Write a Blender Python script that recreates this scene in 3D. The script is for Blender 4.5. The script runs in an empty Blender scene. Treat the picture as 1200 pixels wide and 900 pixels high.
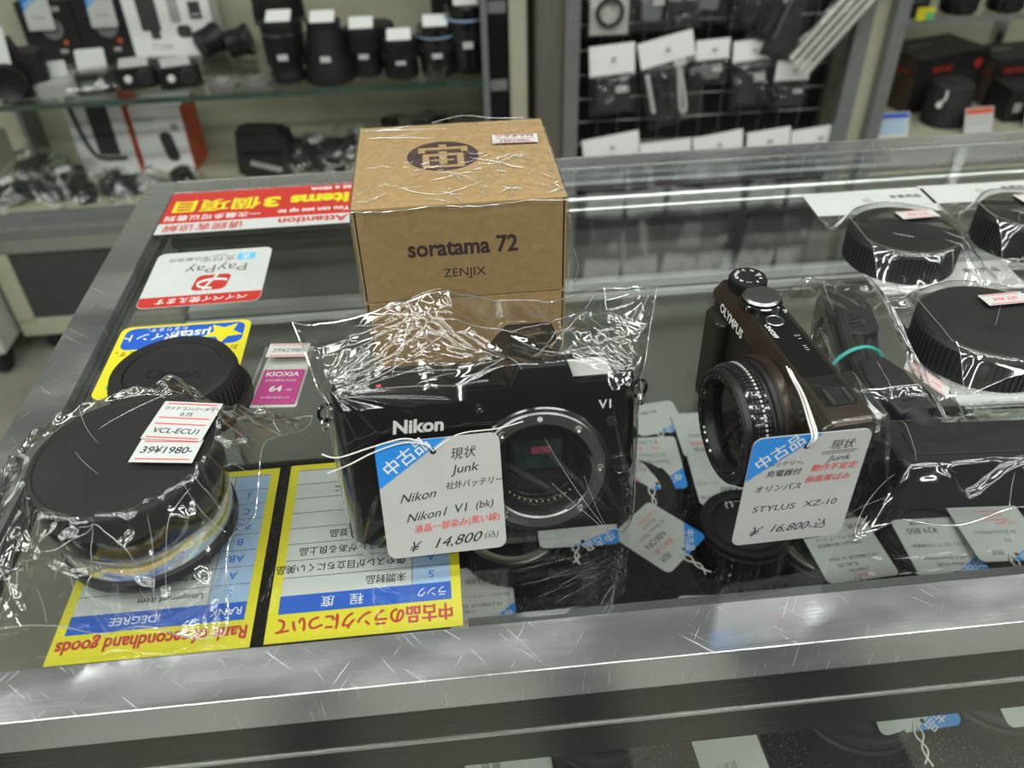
import bpy, bmesh, math, random
import numpy as np
from mathutils import Matrix, Vector, noise

# ------------------------------------------------------------------ camera, world, lamps, exposure
C = bpy.context.scene.collection
SC = bpy.context.scene
S = 0.01                                   # the script works in centimetres; counter glass is z = 0
rad = math.radians

cam_d = bpy.data.cameras.new('camera')
cam = bpy.data.objects.new('camera', cam_d)
C.objects.link(cam)
_p, _r, _y = rad(38.33), rad(-1.58), rad(-4.62)
_right = Vector((math.cos(_y), math.sin(_y), 0))
_fwd = Vector((-math.sin(_y) * math.cos(_p), math.cos(_y) * math.cos(_p), -math.sin(_p)))
_up = _right.cross(_fwd)
_R = math.cos(_r) * _right + math.sin(_r) * _up
_U = -math.sin(_r) * _right + math.cos(_r) * _up
_m = Matrix((_R, _U, -_fwd)).transposed().to_4x4()
_m.translation = Vector((0, 0, 25.5 * S))
cam.matrix_world = _m
cam_d.sensor_width = 36
cam_d.lens = 973 / 1200 * 36
cam_d.clip_start = 0.01
cam_d.clip_end = 60
cam_d.dof.use_dof = True
cam_d.dof.focus_distance = 0.35
cam_d.dof.aperture_fstop = 11
SC.camera = cam

SC.view_settings.view_transform = 'Standard'
SC.view_settings.look = 'None'
SC.view_settings.gamma = 1
SC.view_settings.use_curve_mapping = False
SC.view_settings.exposure = 0.0
SC.cycles.transparent_max_bounces = 40
SC.cycles.max_bounces = 14
SC.cycles.caustics_reflective = False
SC.cycles.caustics_refractive = False
SC.cycles.sample_clamp_indirect = 6

world = bpy.data.worlds.new('world')
SC.world = world
world.use_nodes = True
world.node_tree.nodes['Background'].inputs['Color'].default_value = (0.80, 0.86, 0.80, 1)
world.node_tree.nodes['Background'].inputs['Strength'].default_value = 0.07

LAMP_W = 13.2
for ix, lx in enumerate((-230, -80, 70, 220)):
    for iy, ly in enumerate((-190, -110, -30, 50)):
        ld = bpy.data.lights.new('ceiling_lamp', 'AREA')
        ld.shape = 'RECTANGLE'
        ld.size = 120 * S
        ld.size_y = 16 * S
        ld.energy = LAMP_W
        ld.color = (0.96, 1.0, 0.95)
        lo = bpy.data.objects.new('ceiling_lamp', ld)
        lo.location = (lx * S, ly * S, 166 * S)
        C.objects.link(lo)

# ------------------------------------------------------------------ materials
def new_mat(name):
    m = bpy.data.materials.new(name)
    m.use_nodes = True
    nt = m.node_tree
    return m, nt, nt.nodes['Principled BSDF'], nt.nodes['Material Output']

def pbr(name, col, rough=0.5, metal=0.0, spec=0.5, var=0.0, vscale=30, bump=0.0, bscale=200, coat=0.0, stretch=None):
    m, nt, b, out = new_mat(name)
    b.inputs['Base Color'].default_value = (*col, 1)
    b.inputs['Roughness'].default_value = rough
    b.inputs['Metallic'].default_value = metal
    b.inputs['Specular IOR Level'].default_value = spec
    b.inputs['Coat Weight'].default_value = coat
    tc = nt.nodes.new('ShaderNodeTexCoord')
    src = tc.outputs['Object']
    if stretch:
        mp = nt.nodes.new('ShaderNodeMapping')
        mp.inputs['Scale'].default_value = stretch
        nt.links.new(src, mp.inputs['Vector'])
        src = mp.outputs['Vector']
    if var > 0:
        n = nt.nodes.new('ShaderNodeTexNoise')
        n.inputs['Scale'].default_value = vscale
        n.inputs['Detail'].default_value = 5
        nt.links.new(src, n.inputs['Vector'])
        r = nt.nodes.new('ShaderNodeValToRGB')
        r.color_ramp.elements[0].position = 0.3
        r.color_ramp.elements[1].position = 0.7
        r.color_ramp.elements[0].color = (*[max(0, c * (1 - var)) for c in col], 1)
        r.color_ramp.elements[1].color = (*[min(1, c * (1 + var)) for c in col], 1)
        nt.links.new(n.outputs['Fac'], r.inputs['Fac'])
        nt.links.new(r.outputs['Color'], b.inputs['Base Color'])
    if bump > 0:
        n = nt.nodes.new('ShaderNodeTexNoise')
        n.inputs['Scale'].default_value = bscale
        n.inputs['Detail'].default_value = 4
        nt.links.new(src, n.inputs['Vector'])
        bp = nt.nodes.new('ShaderNodeBump')
        bp.inputs['Strength'].default_value = bump
        bp.inputs['Distance'].default_value = 0.001
        nt.links.new(n.outputs['Fac'], bp.inputs['Height'])
        nt.links.new(bp.outputs['Normal'], b.inputs['Normal'])
    return m

def thin(name, tint, ior=1.5, gain=1.0, base=0.0, rough=0.03, haze=0.0, bump=0.0, bscale=60, dirt=0.0):
    """a clear sheet: what is behind shows through, the surface mirrors by Fresnel"""
    m, nt, b, out = new_mat(name)
    nt.nodes.remove(b)
    L = nt.links.new
    geo = nt.nodes.new('ShaderNodeNewGeometry')
    mx = nt.nodes.new('ShaderNodeMix')
    mx.data_type = 'FLOAT'
    mx.inputs[2].default_value = ior
    mx.inputs[3].default_value = 1 / ior
    L(geo.outputs['Backfacing'], mx.inputs[0])
    fr = nt.nodes.new('ShaderNodeFresnel')
    L(mx.outputs[0], fr.inputs['IOR'])
    ma = nt.nodes.new('ShaderNodeMath')
    ma.operation = 'MULTIPLY_ADD'
    ma.use_clamp = True
    ma.inputs[1].default_value = gain
    ma.inputs[2].default_value = base
    L(fr.outputs['Fac'], ma.inputs[0])
    tr = nt.nodes.new('ShaderNodeBsdfTransparent')
    tr.inputs['Color'].default_value = (*tint, 1)
    gl = nt.nodes.new('ShaderNodeBsdfGlossy')
    gl.inputs['Roughness'].default_value = rough
    gl.inputs['Color'].default_value = (1, 1, 1, 1)
    tc = nt.nodes.new('ShaderNodeTexCoord')
    if bump > 0:
        n = nt.nodes.new('ShaderNodeTexNoise')
        n.inputs['Scale'].default_value = bscale
        n.inputs['Detail'].default_value = 3
        n.inputs['Distortion'].default_value = 0.6
        L(tc.outputs['Object'], n.inputs['Vector'])
        bp = nt.nodes.new('ShaderNodeBump')
        bp.inputs['Strength'].default_value = bump
        bp.inputs['Distance'].default_value = 0.002
        L(n.outputs['Fac'], bp.inputs['Height'])
        L(bp.outputs['Normal'], gl.inputs['Normal'])
    ms = nt.nodes.new('ShaderNodeMixShader')
    L(ma.outputs[0], ms.inputs[0]); L(tr.outputs[0], ms.inputs[1]); L(gl.outputs[0], ms.inputs[2])
    last = ms
    if haze > 0 or dirt > 0:
        df = nt.nodes.new('ShaderNodeBsdfDiffuse')
        df.inputs['Color'].default_value = (0.85, 0.87, 0.85, 1)
        m2 = nt.nodes.new('ShaderNodeMixShader')
        m2.inputs[0].default_value = haze
        if dirt > 0:                                   # fine scratches and specks on the pane
            vo = nt.nodes.new('ShaderNodeTexNoise')
            vo.inputs['Scale'].default_value = 22
            vo.inputs['Detail'].default_value = 8
            vo.inputs['Roughness'].default_value = 0.75
            L(tc.outputs['Object'], vo.inputs['Vector'])
            rp = nt.nodes.new('ShaderNodeMapRange')
            rp.inputs['From Min'].default_value = 0.62
            rp.inputs['From Max'].default_value = 0.80
            rp.inputs['To Min'].default_value = haze
            rp.inputs['To Max'].default_value = haze + dirt
            L(vo.outputs['Fac'], rp.inputs['Value'])
            L(rp.outputs['Result'], m2.inputs[0])
        L(ms.outputs[0], m2.inputs[1]); L(df.outputs[0], m2.inputs[2])
        last = m2
    L(last.outputs[0], out.inputs['Surface'])
    return m

def rail_mat():
    """worn brushed aluminium: long brush lines, crossing scratches, dull patches"""
    m, nt, b, out = new_mat('scratched_aluminium')
    L = nt.links.new
    b.inputs['Metallic'].default_value = 0.90
    tc = nt.nodes.new('ShaderNodeTexCoord')
    def ns(scale, rot, stretch, detail=3):
        mp = nt.nodes.new('ShaderNodeMapping')
        mp.vector_type = 'TEXTURE'
        mp.inputs['Rotation'].default_value = (0, 0, rot)
        mp.inputs['Scale'].default_value = tuple(1 / v for v in stretch)
        L(tc.outputs['Object'], mp.inputs['Vector'])
        n = nt.nodes.new('ShaderNodeTexNoise')
        n.inputs['Scale'].default_value = scale
        n.inputs['Detail'].default_value = detail
        L(mp.outputs['Vector'], n.inputs['Vector'])
        return n.outputs['Fac']
    def thr(v, a, c):
        r = nt.nodes.new('ShaderNodeMapRange')
        r.inputs['From Min'].default_value = a
        r.inputs['From Max'].default_value = c
        L(v, r.inputs['Value'])
        return r.outputs['Result']
    def mth(op, a, c):
        x = nt.nodes.new('ShaderNodeMath'); x.operation = op
        for i, v in enumerate((a, c)):
            if isinstance(v, (int, float)): x.inputs[i].default_value = v
            else: L(v, x.inputs[i])
        return x.outputs[0]
    brush = ns(26, 0, (.6, 60, 60), 4)
    s1 = thr(ns(40, 1.0, (1, 70, 1), 1), 0.735, 0.78)
    s2 = thr(ns(28, -0.7, (1, 95, 1), 1), 0.735, 0.78)
    s3 = thr(ns(34, 2.2, (1, 90, 1), 1), 0.74, 0.79)
    scr = mth('MAXIMUM', mth('MAXIMUM', s1, s2), s3)
    dull = thr(ns(14, 0, (.6, 1.6, 1), 7), 0.36, 0.64)
    rough = mth('ADD', mth('MULTIPLY', dull, 0.22), 0.10)
    rough = mth('ADD', rough, mth('MULTIPLY', scr, 0.3))
    L(rough, b.inputs['Roughness'])
    h = mth('ADD', mth('MULTIPLY', brush, 0.5), mth('MULTIPLY', scr, -0.8))
    bp = nt.nodes.new('ShaderNodeBump')
    bp.inputs['Strength'].default_value = 0.16
    bp.inputs['Distance'].default_value = 0.0004
    L(h, bp.inputs['Height']); L(bp.outputs['Normal'], b.inputs['Normal'])
    mc = nt.nodes.new('ShaderNodeMix'); mc.data_type = 'RGBA'
    mc.inputs[6].default_value = (0.46, 0.47, 0.49, 1)
    mc.inputs[7].default_value = (0.92, 0.92, 0.92, 1)
    L(mth('MAXIMUM', scr, mth('MULTIPLY', dull, 0.4)), mc.inputs[0])
    L(mc.outputs[2], b.inputs['Base Color'])
    return m

def velvet_mat():
    m, nt, b, out = new_mat('black_velvet')
    L = nt.links.new
    b.inputs['Roughness'].default_value = 0.9
    b.inputs['Specular IOR Level'].default_value = 0.1
    tc = nt.nodes.new('ShaderNodeTexCoord')
    v = nt.nodes.new('ShaderNodeTexVoronoi')
    v.inputs['Scale'].default_value = 620
    L(tc.outputs['Object'], v.inputs['Vector'])
    r = nt.nodes.new('ShaderNodeValToRGB')
    r.color_ramp.elements[0].position = 0.10
    r.color_ramp.elements[1].position = 0.22
    r.color_ramp.elements[0].color = (0.30, 0.30, 0.30, 1)
    r.color_ramp.elements[1].color = (0.006, 0.006, 0.007, 1)
    L(v.outputs['Distance'], r.inputs['Fac'])
    L(r.outputs['Color'], b.inputs['Base Color'])
    return m

def emis(name, col, st):
    m, nt, b, out = new_mat(name)
    b.inputs['Base Color'].default_value = (*col, 1)
    b.inputs['Emission Color'].default_value = (*col, 1)
    b.inputs['Emission Strength'].default_value = st
    return m

M = {}
M['rail'] = rail_mat()
M['velvet'] = velvet_mat()
M['glass'] = thin('counter_glass', (0.945, 0.955, 0.948), 1.5, 1.1, 0.0, 0.004, haze=0.001, dirt=0.008)
M['glass_clear'] = thin('cabinet_glass', (0.93, 0.95, 0.93), 1.5, 1.0, 0.0, 0.01)
M['glass_front'] = thin('front_pane', (0.93, 0.95, 0.93), 1.45, 0.7, 0.0, 0.01)
M['glass_edge'] = pbr('glass_edge', (0.03, 0.055, 0.045), 0.12, spec=0.8, var=.3)
M['film'] = thin('clear_film', (0.975, 0.975, 0.975), 1.55, 1.9, 0.0, 0.07, haze=0.003, bump=0.06, bscale=40)
M['wrap'] = thin('shrink_film', (0.985, 0.985, 0.98), 1.5, 1.1, 0.0, 0.07, haze=0.006, bump=0.25, bscale=60)
M['film_far'] = thin('pack_film', (0.96, 0.96, 0.96), 1.5, 1.1, 0.0, 0.12, haze=0.010, bump=0.3, bscale=40)
M['seam'] = thin('film_edge', (0.95, 0.95, 0.95), 1.5, 1.5, 0.18, 0.12, haze=0.10)
M['alu'] = pbr('satin_aluminium', (0.60, 0.61, 0.60), 0.3, 1.0, var=.12, vscale=60, stretch=(1, 20, 20))
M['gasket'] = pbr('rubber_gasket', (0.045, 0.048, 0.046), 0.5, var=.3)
M['dark_trim'] = pbr('dark_mirror_trim', (0.085, 0.092, 0.085), 0.16, 0.9, var=.1, bump=.15, bscale=40, stretch=(1, 30, 30))
M['case_grey'] = pbr('case_grey_panel', (0.33, 0.34, 0.31), 0.5, var=.08)
M['kraft'] = pbr('kraft_cardboard', (0.31, 0.205, 0.092), 0.8, spec=0.2, var=.10, vscale=260, bump=.08, bscale=500)
M['kraft_dark'] = pbr('cardboard_inner', (0.06, 0.042, 0.025), 0.9, var=.2)
M['brown_ink'] = pbr('brown_ink', (0.042, 0.018, 0.02), 0.6, var=.1)
M['black'] = pbr('matt_black_plastic', (0.011, 0.011, 0.012), 0.42, spec=0.28, var=.15, bump=.12, bscale=900)
M['black2'] = pbr('worn_black_plastic', (0.015, 0.015, 0.0155), 0.5, spec=0.28, var=.2, bump=.15, bscale=700)
M['black_gloss'] = pbr('gloss_black', (0.008, 0.008, 0.009), 0.12, var=.1, coat=.3)
M['camera_black'] = pbr('camera_black', (0.005, 0.005, 0.0055), 0.30, spec=0.18, var=.15, bump=.06, bscale=1200)
M['rubber'] = pbr('black_rubber', (0.018, 0.018, 0.019), 0.55, spec=0.28, var=.2)
M['dark_void'] = pbr('inside_black', (0.004, 0.004, 0.004), 0.8, var=.1)
M['bronze'] = pbr('brown_metal', (0.042, 0.032, 0.024), 0.33, 0.6, var=.12, vscale=80)
M['bronze_dark'] = pbr('dark_brown_metal', (0.018, 0.015, 0.012), 0.4, 0.3, var=.15)
M['steel'] = pbr('mount_steel', (0.30, 0.30, 0.30), 0.33, 1.0, var=.08)
M['chrome'] = pbr('chrome', (0.78, 0.77, 0.72), 0.2, 1.0, var=.05)
M['gold'] = pbr('gold_contact', (0.75, 0.62, 0.35), 0.3, 1.0, var=.1)
M['sensor'] = pbr('sensor_glass', (0.03, 0.05, 0.045), 0.08, 0.3, var=.6, vscale=120)
M['pink_glass'] = pbr('pink_filter_glass', (0.32, 0.06, 0.10), 0.12, 0.2, var=.2)
M['lens_glass'] = pbr('front_element', (0.012, 0.013, 0.017), 0.05, spec=0.9, var=.2, coat=.6)
M['white'] = pbr('white_paint', (0.62, 0.62, 0.60), 0.5, var=.03)
M['grey_ink'] = pbr('grey_ink', (0.12, 0.12, 0.125), 0.6, var=.05)
M['paper'] = pbr('white_paper', (0.44, 0.45, 0.44), 0.55, var=.03, vscale=60)
M['paper_tag'] = pbr('tag_card', (0.40, 0.405, 0.395), 0.38, var=.03, vscale=40)
M['pale_blue'] = pbr('pale_blue_print', (0.28, 0.39, 0.55), 0.5, var=.03)
M['blue'] = pbr('blue_print', (0.02, 0.21, 0.60), 0.4, var=.05)
M['navy'] = pbr('navy_print', (0.015, 0.085, 0.42), 0.4, var=.04)
M['yellow'] = pbr('yellow_print', (0.56, 0.50, 0.02), 0.45, var=.04)
M['red'] = pbr('red_print', (0.40, 0.028, 0.022), 0.45, var=.05)
M['red_ink'] = pbr('red_ink', (0.60, 0.07, 0.07), 0.5, var=.1)
M['ink'] = pbr('black_ink', (0.016, 0.016, 0.02), 0.5, var=.1)
M['magenta'] = pbr('magenta_print', (0.40, 0.045, 0.20), 0.4, var=.06)
M['crease_glint'] = thin('crease_highlight', (0.92, 0.92, 0.92), 1.5, 1.5, 0.30, 0.15, haze=0.22)  # pale film that paints highlight lines along the folds of the bags
M['header'] = pbr('bright_header_card', (0.74, 0.75, 0.74), 0.5, var=.03)
M['string'] = pbr('white_string', (0.60, 0.59, 0.56), 0.7, var=.08, bump=.4, bscale=900)
M['teal'] = pbr('teal_rubber', (0.035, 0.36, 0.32), 0.45, var=.1)
M['orange'] = pbr('orange_red_card', (0.55, 0.09, 0.03), 0.5, var=.06)
M['card_white'] = pbr('white_carton', (0.46, 0.46, 0.42), 0.5, var=.03)
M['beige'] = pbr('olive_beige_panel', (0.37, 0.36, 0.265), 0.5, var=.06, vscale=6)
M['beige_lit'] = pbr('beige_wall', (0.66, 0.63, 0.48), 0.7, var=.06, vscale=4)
M['greyframe'] = pbr('grey_steel_frame', (0.17, 0.175, 0.17), 0.4, 0.2, var=.08)
M['darkpanel'] = pbr('charcoal_panel', (0.04, 0.041, 0.04), 0.6, var=.1)
M['brownpanel'] = pbr('grey_brown_board', (0.10, 0.092, 0.075), 0.5, var=.35, vscale=14, stretch=(1, 1, .15))
M['floor'] = pbr('vinyl_floor', (0.21, 0.20, 0.165), 0.35, var=.35, vscale=5)
M['wire'] = pbr('wire_mesh', (0.16, 0.16, 0.155), 0.35, 0.6, var=.1)
M['mirror_dark'] = pbr('dark_mirror', (0.10, 0.11, 0.11), 0.06, 0.9, var=.3, vscale=8)
M['cable_grey'] = pbr('pale_cable', (0.5, 0.5, 0.48), 0.4, var=.06)
M['khaki'] = pbr('grey_green_lcd', (0.12, 0.14, 0.105), 0.4, var=.1)
M['pouch'] = pbr('black_nylon', (0.02, 0.02, 0.019), 0.7, spec=0.28, var=.3, bump=.5, bscale=300)
M['greylabel'] = pbr('grey_print', (0.33, 0.33, 0.31), 0.5, var=.1)
M['green_print'] = pbr('green_print', (0.10, 0.40, 0.15), 0.5, var=.1)
M['light_blue'] = pbr('light_blue_print', (0.10, 0.38, 0.68), 0.4, var=.05)
M['ceiling'] = pbr('ceiling_tile', (0.80, 0.81, 0.80), 0.8, var=.03)

# ------------------------------------------------------------------ mesh helpers (cm)
def T(x=0, y=0, z=0, rx=0, ry=0, rz=0):
    return Matrix.Translation((x, y, z)) @ Matrix.Rotation(rad(rz), 4, 'Z') @ Matrix.Rotation(rad(ry), 4, 'Y') @ Matrix.Rotation(rad(rx), 4, 'X')
I4 = Matrix.Identity(4)
_txt = {}
def text_mesh(body, bold=0.0, shear=0.0):
    key = (body, bold, shear)
    if key not in _txt:
        cu = bpy.data.curves.new('lettering', 'FONT')
        cu.body = body; cu.size = 1; cu.offset = bold; cu.shear = shear
        cu.resolution_u = 3
        o = bpy.data.objects.new('lettering', cu)
        C.objects.link(o)
        dg = bpy.context.evaluated_depsgraph_get()
        me = bpy.data.meshes.new_from_object(o.evaluated_get(dg))
        bpy.data.objects.remove(o); bpy.data.curves.remove(cu)
        vs = [v.co.copy() for v in me.vertices]
        fs = [tuple(p.vertices) for p in me.polygons]
        bpy.data.meshes.remove(me)
        _txt[key] = (vs, fs)
    return _txt[key]

class MB:
    def __init__(s, *mats):
        s.bm = bmesh.new(); s.mats = list(mats); s.wn = False
    def mi(s, mat):
        if mat is None: return 0
        if mat not in s.mats: s.mats.append(mat)
        return s.mats.index(mat)
    def add(s, vs, fs, mat=None, X=I4, smooth=True):
        i = s.mi(mat)
        bv = [s.bm.verts.new(X @ Vector(v)) for v in vs]
        out = []
        for f in fs:
            try:
                q = s.bm.faces.new([bv[k] for k in f]); q.material_index = i; q.smooth = smooth; out.append(q)
            except ValueError: pass
        return bv, out
    def box(s, x0, x1, y0, y1, z0, z1, mat=None, X=I4, bev=0.0, seg=2):
        vs = [(x, y, z) for z in (z0, z1) for y in (y0, y1) for x in (x0, x1)]
        bv, bf = s.add(vs, [(0, 2, 3, 1), (4, 5, 7, 6), (0, 1, 5, 4), (2, 6, 7, 3), (0, 4, 6, 2), (1, 3, 7, 5)], mat, X)
        if bev: s.bevel(bf, bev, seg)
        return s
    def bevel(s, faces, r, seg=2, verts=None):
        s.wn = True
        i = faces[0].material_index
        ed = list({e for f in faces for e in f.edges})
        res = bmesh.ops.bevel(s.bm, geom=ed, offset=r, segments=seg, affect='EDGES', profile=0.5, clamp_overlap=True)
        for f in res['faces']: f.material_index = i; f.smooth = True
    def prism(s, poly, z0, z1, mat=None, X=I4, bev=0.0, seg=2, topscale=1.0):
        n = len(poly)
        cx = sum(p[0] for p in poly) / n; cy = sum(p[1] for p in poly) / n
        vs = [(x, y, z0) for x, y in poly] + [(cx + (x - cx) * topscale, cy + (y - cy) * topscale, z1) for x, y in poly]
        fs = [tuple(range(n))[::-1], tuple(range(n, 2 * n))] + [(k, (k + 1) % n, n + (k + 1) % n, n + k) for k in range(n)]
        bv, bf = s.add(vs, fs, mat, X)
        if bev:
            s.wn = True
            i = bf[0].material_index
            ed = list(set(bf[0].edges) | set(bf[1].edges))
            res = bmesh.ops.bevel(s.bm, geom=ed, offset=bev, segments=seg, affect='EDGES', profile=0.5, clamp_overlap=True)
            for f in res['faces']: f.material_index = i; f.smooth = True
        return s
    def poly(s, pts, mat=None, X=I4):
        s.add([(p[0], p[1], p[2] if len(p) > 2 else 0) for p in pts], [tuple(range(len(pts)))], mat, X, smooth=False); return s
    def rect(s, cx, cy, w, h, z=0, mat=None, X=I4, rot=0):
        c, d = math.cos(rad(rot)), math.sin(rad(rot))
        s.poly([(cx + a * c - b * d, cy + a * d + b * c, z) for a, b in ((-w/2, -h/2), (w/2, -h/2), (w/2, h/2), (-w/2, h/2))], mat, X); return s
    def lathe(s, prof, n=48, mat=None, X=I4, close=False, mats=None):
        vs = []; fs = []
        for r, z in prof:
            for k in range(n):
                a = 2 * math.pi * k / n
                vs.append((r * math.cos(a), r * math.sin(a), z))
        m = len(prof)
        bv = [s.bm.verts.new(X @ Vector(v)) for v in vs]
        for j in range(m - 1):
            i = s.mi(mats[j] if mats else mat)
            for k in range(n):
                k2 = (k + 1) % n
                f = s.bm.faces.new((bv[j*n+k], bv[j*n+k2], bv[(j+1)*n+k2], bv[(j+1)*n+k])); f.material_index = i; f.smooth = True
        for j, flip in ((0, True), (m - 1, False)):
            if prof[j][0] > 1e-4 and close:
                vv = bv[j*n:(j+1)*n]
                f = s.bm.faces.new(vv[::-1] if flip else vv); f.material_index = s.mi((mats[0] if flip else mats[-1]) if mats else mat); f.smooth = True
        return s
    def ribs(s, r, z0, z1, n, w, d, mat=None, X=I4):
        for k in range(n):
            Y = X @ Matrix.Rotation(2 * math.pi * k / n, 4, 'Z')
            s.box(r - d, r + d, -w/2, w/2, z0, z1, mat, Y)
        return s
    def tube(s, pts, r, n=8, mat=None, X=I4, cyc=False, sub=0):
        P = [Vector(p) for p in pts]
        if sub:
            Q = []
            m = len(P); rng = m if cyc else m - 1
            for i in range(rng):
                p0 = P[(i-1) % m] if (cyc or i > 0) else P[0]; p1 = P[i]; p2 = P[(i+1) % m]
                p3 = P[(i+2) % m] if (cyc or i + 2 < m) else P[m-1]
                for k in range(sub):
                    t = k / sub
                    Q.append(0.5 * ((2*p1) + (p2-p0)*t + (2*p0-5*p1+4*p2-p3)*t*t + (3*p1-p0-3*p2+p3)*t*t*t))
            if not cyc: Q.append(P[-1])
            P = Q
        m = len(P); i = s.mi(mat); rings = []
        ref = Vector((0, 0, 1))
        for k in range(m):
            t = (P[(k+1) % m] - P[k-1]) if cyc else (P[min(k+1, m-1)] - P[max(k-1, 0)])
            if t.length < 1e-9: t = Vector((1, 0, 0))
            t.normalize()
            if abs(t.dot(ref)) > 0.97: ref = Vector((1, 0, 0)) if abs(t.x) < .9 else Vector((0, 1, 0))
            u = t.cross(ref).normalized(); v = u.cross(t).normalized(); ref = v
            rr = r[k] if isinstance(r, list) else r
            rings.append([s.bm.verts.new(X @ (P[k] + rr * (math.cos(2*math.pi*a/n) * u + math.sin(2*math.pi*a/n) * v))) for a in range(n)])
        for k in range(m if cyc else m - 1):
            A, B = rings[k], rings[(k+1) % m]
            for a in range(n):
                f = s.bm.faces.new((A[a], A[(a+1) % n], B[(a+1) % n], B[a])); f.material_index = i; f.smooth = True
        if not cyc:
            for rg, fl in ((rings[0], 1), (rings[-1], 0)):
                f = s.bm.faces.new(rg if fl else rg[::-1]); f.material_index = i
        return s
    def text(s, body, size, mat, x=0, y=0, z=0, rot=0, X=I4, align='C', bold=0.0, shear=0.0, sx=1.0, sy=1.0):
        if bold > 0 and any(ord(c) > 0x2000 for c in body):       # dense characters: thicken by overprinting
            c_, d_ = math.cos(rad(rot)), math.sin(rad(rot))
            for k, (ax, ay) in enumerate(((-1, -.6), (1, -.6), (0, .8))):
                ax *= bold * size; ay *= bold * size
                s.text(body, size, mat, x + ax * c_ - ay * d_, y + ax * d_ + ay * c_, z + .0012 * k, rot, X, align, 0, shear, sx, sy)
            return s
        vs, fs = text_mesh(body, bold, shear)
        if not vs: return s
        x0 = min(v.x for v in vs); x1 = max(v.x for v in vs); y0 = min(v.y for v in vs); y1 = max(v.y for v in vs)
        ox = {'C': (x0 + x1) / 2, 'L': x0, 'R': x1}[align]; oy = 0.36
        Y = X @ Matrix.Translation((x, y, z)) @ Matrix.Rotation(rad(rot), 4, 'Z')
        s.add([((v.x - ox) * size * sx, (v.y - oy) * size * sy, 0) for v in vs], fs, mat, Y, smooth=False)
        return s
    def grid(s, P, mat=None, X=I4):
        """P[nu][nv][3] array of points"""
        nu, nv = P.shape[:2]
        vs = P.reshape(-1, 3).tolist()
        fs = [(i*nv+j, (i+1)*nv+j, (i+1)*nv+j+1, i*nv+j+1) for i in range(nu-1) for j in range(nv-1)]
        s.add(vs, fs, mat, X); return s
    def mesh(s, name, angle=35):
        s.bm.normal_update()
        me = bpy.data.meshes.new(name)
        bmesh.ops.scale(s.bm, vec=(S, S, S), verts=s.bm.verts)
        s.bm.to_mesh(me); s.bm.free()
        for m in s.mats: me.materials.append(M[m])
        me.set_sharp_from_angle(angle=rad(angle))
        return me
    def build(s, name, parent=None, angle=35, loc=None, rot=None):
        o = bpy.data.objects.new(name, s.mesh(name, angle))
        C.objects.link(o)
        if s.wn:
            md = o.modifiers.new('even_shading', 'WEIGHTED_NORMAL'); md.keep_sharp = True; md.weight = 80
        if parent: o.parent = parent
        if loc: o.location = [c * S for c in loc]
        if rot: o.rotation_euler = [rad(a) for a in rot]
        return o

def tag(o, label=None, cat=None, group=None, kind=None):
    if label: o['label'] = label
    if cat: o['category'] = cat
    if group: o['group'] = group
    if kind: o['kind'] = kind
    return o
def thing(name, label, cat, loc=(0, 0, 0), rot=(0, 0, 0), group=None):
    o = bpy.data.objects.new(name, None)
    o.empty_display_size = 0.02
    C.objects.link(o)
    o.location = [c * S for c in loc]
    o.rotation_euler = [rad(a) for a in rot]
    return tag(o, label, cat, group)
def struct(mb, name):
    return tag(mb.build(name), kind='structure')
def dup(root, loc, rot=None, label=None, group=None):
    def cp(o, par):
        c = o.copy(); C.objects.link(c)
        if par: c.parent = par
        for ch in list(o.children): cp(ch, c)
        return c
    c = cp(root, None)
    c.location = [v * S for v in loc]
    if rot: c.rotation_euler = [rad(a) for a in rot]
    if label: c['label'] = label
    if group: c['group'] = group
    return c
def rrect(w, h, r, n=5, cx=0, cy=0):
    pts = []
    for sx, sy, a0 in ((1, 1, 0), (-1, 1, 90), (-1, -1, 180), (1, -1, 270)):
        for k in range(n + 1):
            a = rad(a0 + 90 * k / n)
            pts.append((cx + sx * (w/2 - r) + r * math.cos(a), cy + sy * (h/2 - r) + r * math.sin(a)))
    return pts
def circle(r, n=24, cx=0, cy=0):
    return [(cx + r * math.cos(2*math.pi*k/n), cy + r * math.sin(2*math.pi*k/n)) for k in range(n)]

# crumple fields on arrays of plane coordinates
def folds(x, y, seed, n, box, amp=(0.05, 0.2), wid=(0.15, 0.6), length=(1.5, 6)):
    rg = np.random.RandomState(seed)
    h = np.zeros_like(x)
    x0, x1, y0, y1 = box
    for _ in range(n):
        px, py = rg.uniform(x0, x1), rg.uniform(y0, y1)
        a = rg.uniform(0, math.pi); L = rg.uniform(*length); w = rg.uniform(*wid); am = rg.uniform(*amp) * rg.choice([-1, 1, 1])
        dx, dy = x - px, y - py
        al = dx * math.cos(a) + dy * math.sin(a); ac = -dx * math.sin(a) + dy * math.cos(a) + 0.012 * al * al * rg.uniform(-1, 1)
        h += am * np.clip(1 - np.abs(ac) / w, 0, 1) * np.clip(1 - np.abs(al) / L, 0, 1) ** 0.6
    return h
def fans(x, y, items, seed=1):
    """creases running out from a pinched point: (px, py, [angles], length, height, half width)"""
    rg = np.random.RandomState(seed); h = np.zeros_like(x)
    for px, py, angs, L, am, w in items:
        for a in angs:
            a = rad(a + rg.uniform(-4, 4)); l2 = L * rg.uniform(.6, 1.2)
            dx, dy = x - px, y - py
            al = dx * math.cos(a) + dy * math.sin(a); ac = -dx * math.sin(a) + dy * math.cos(a)
            h += am * rg.uniform(.6, 1.2) * np.clip(1 - np.abs(ac) / (w * (.35 + .65 * np.clip(al / L, 0, 1))), 0, 1) * np.clip(al / .3, 0, 1) * np.clip(1 - al / l2, 0, 1) ** .7
    return h
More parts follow.
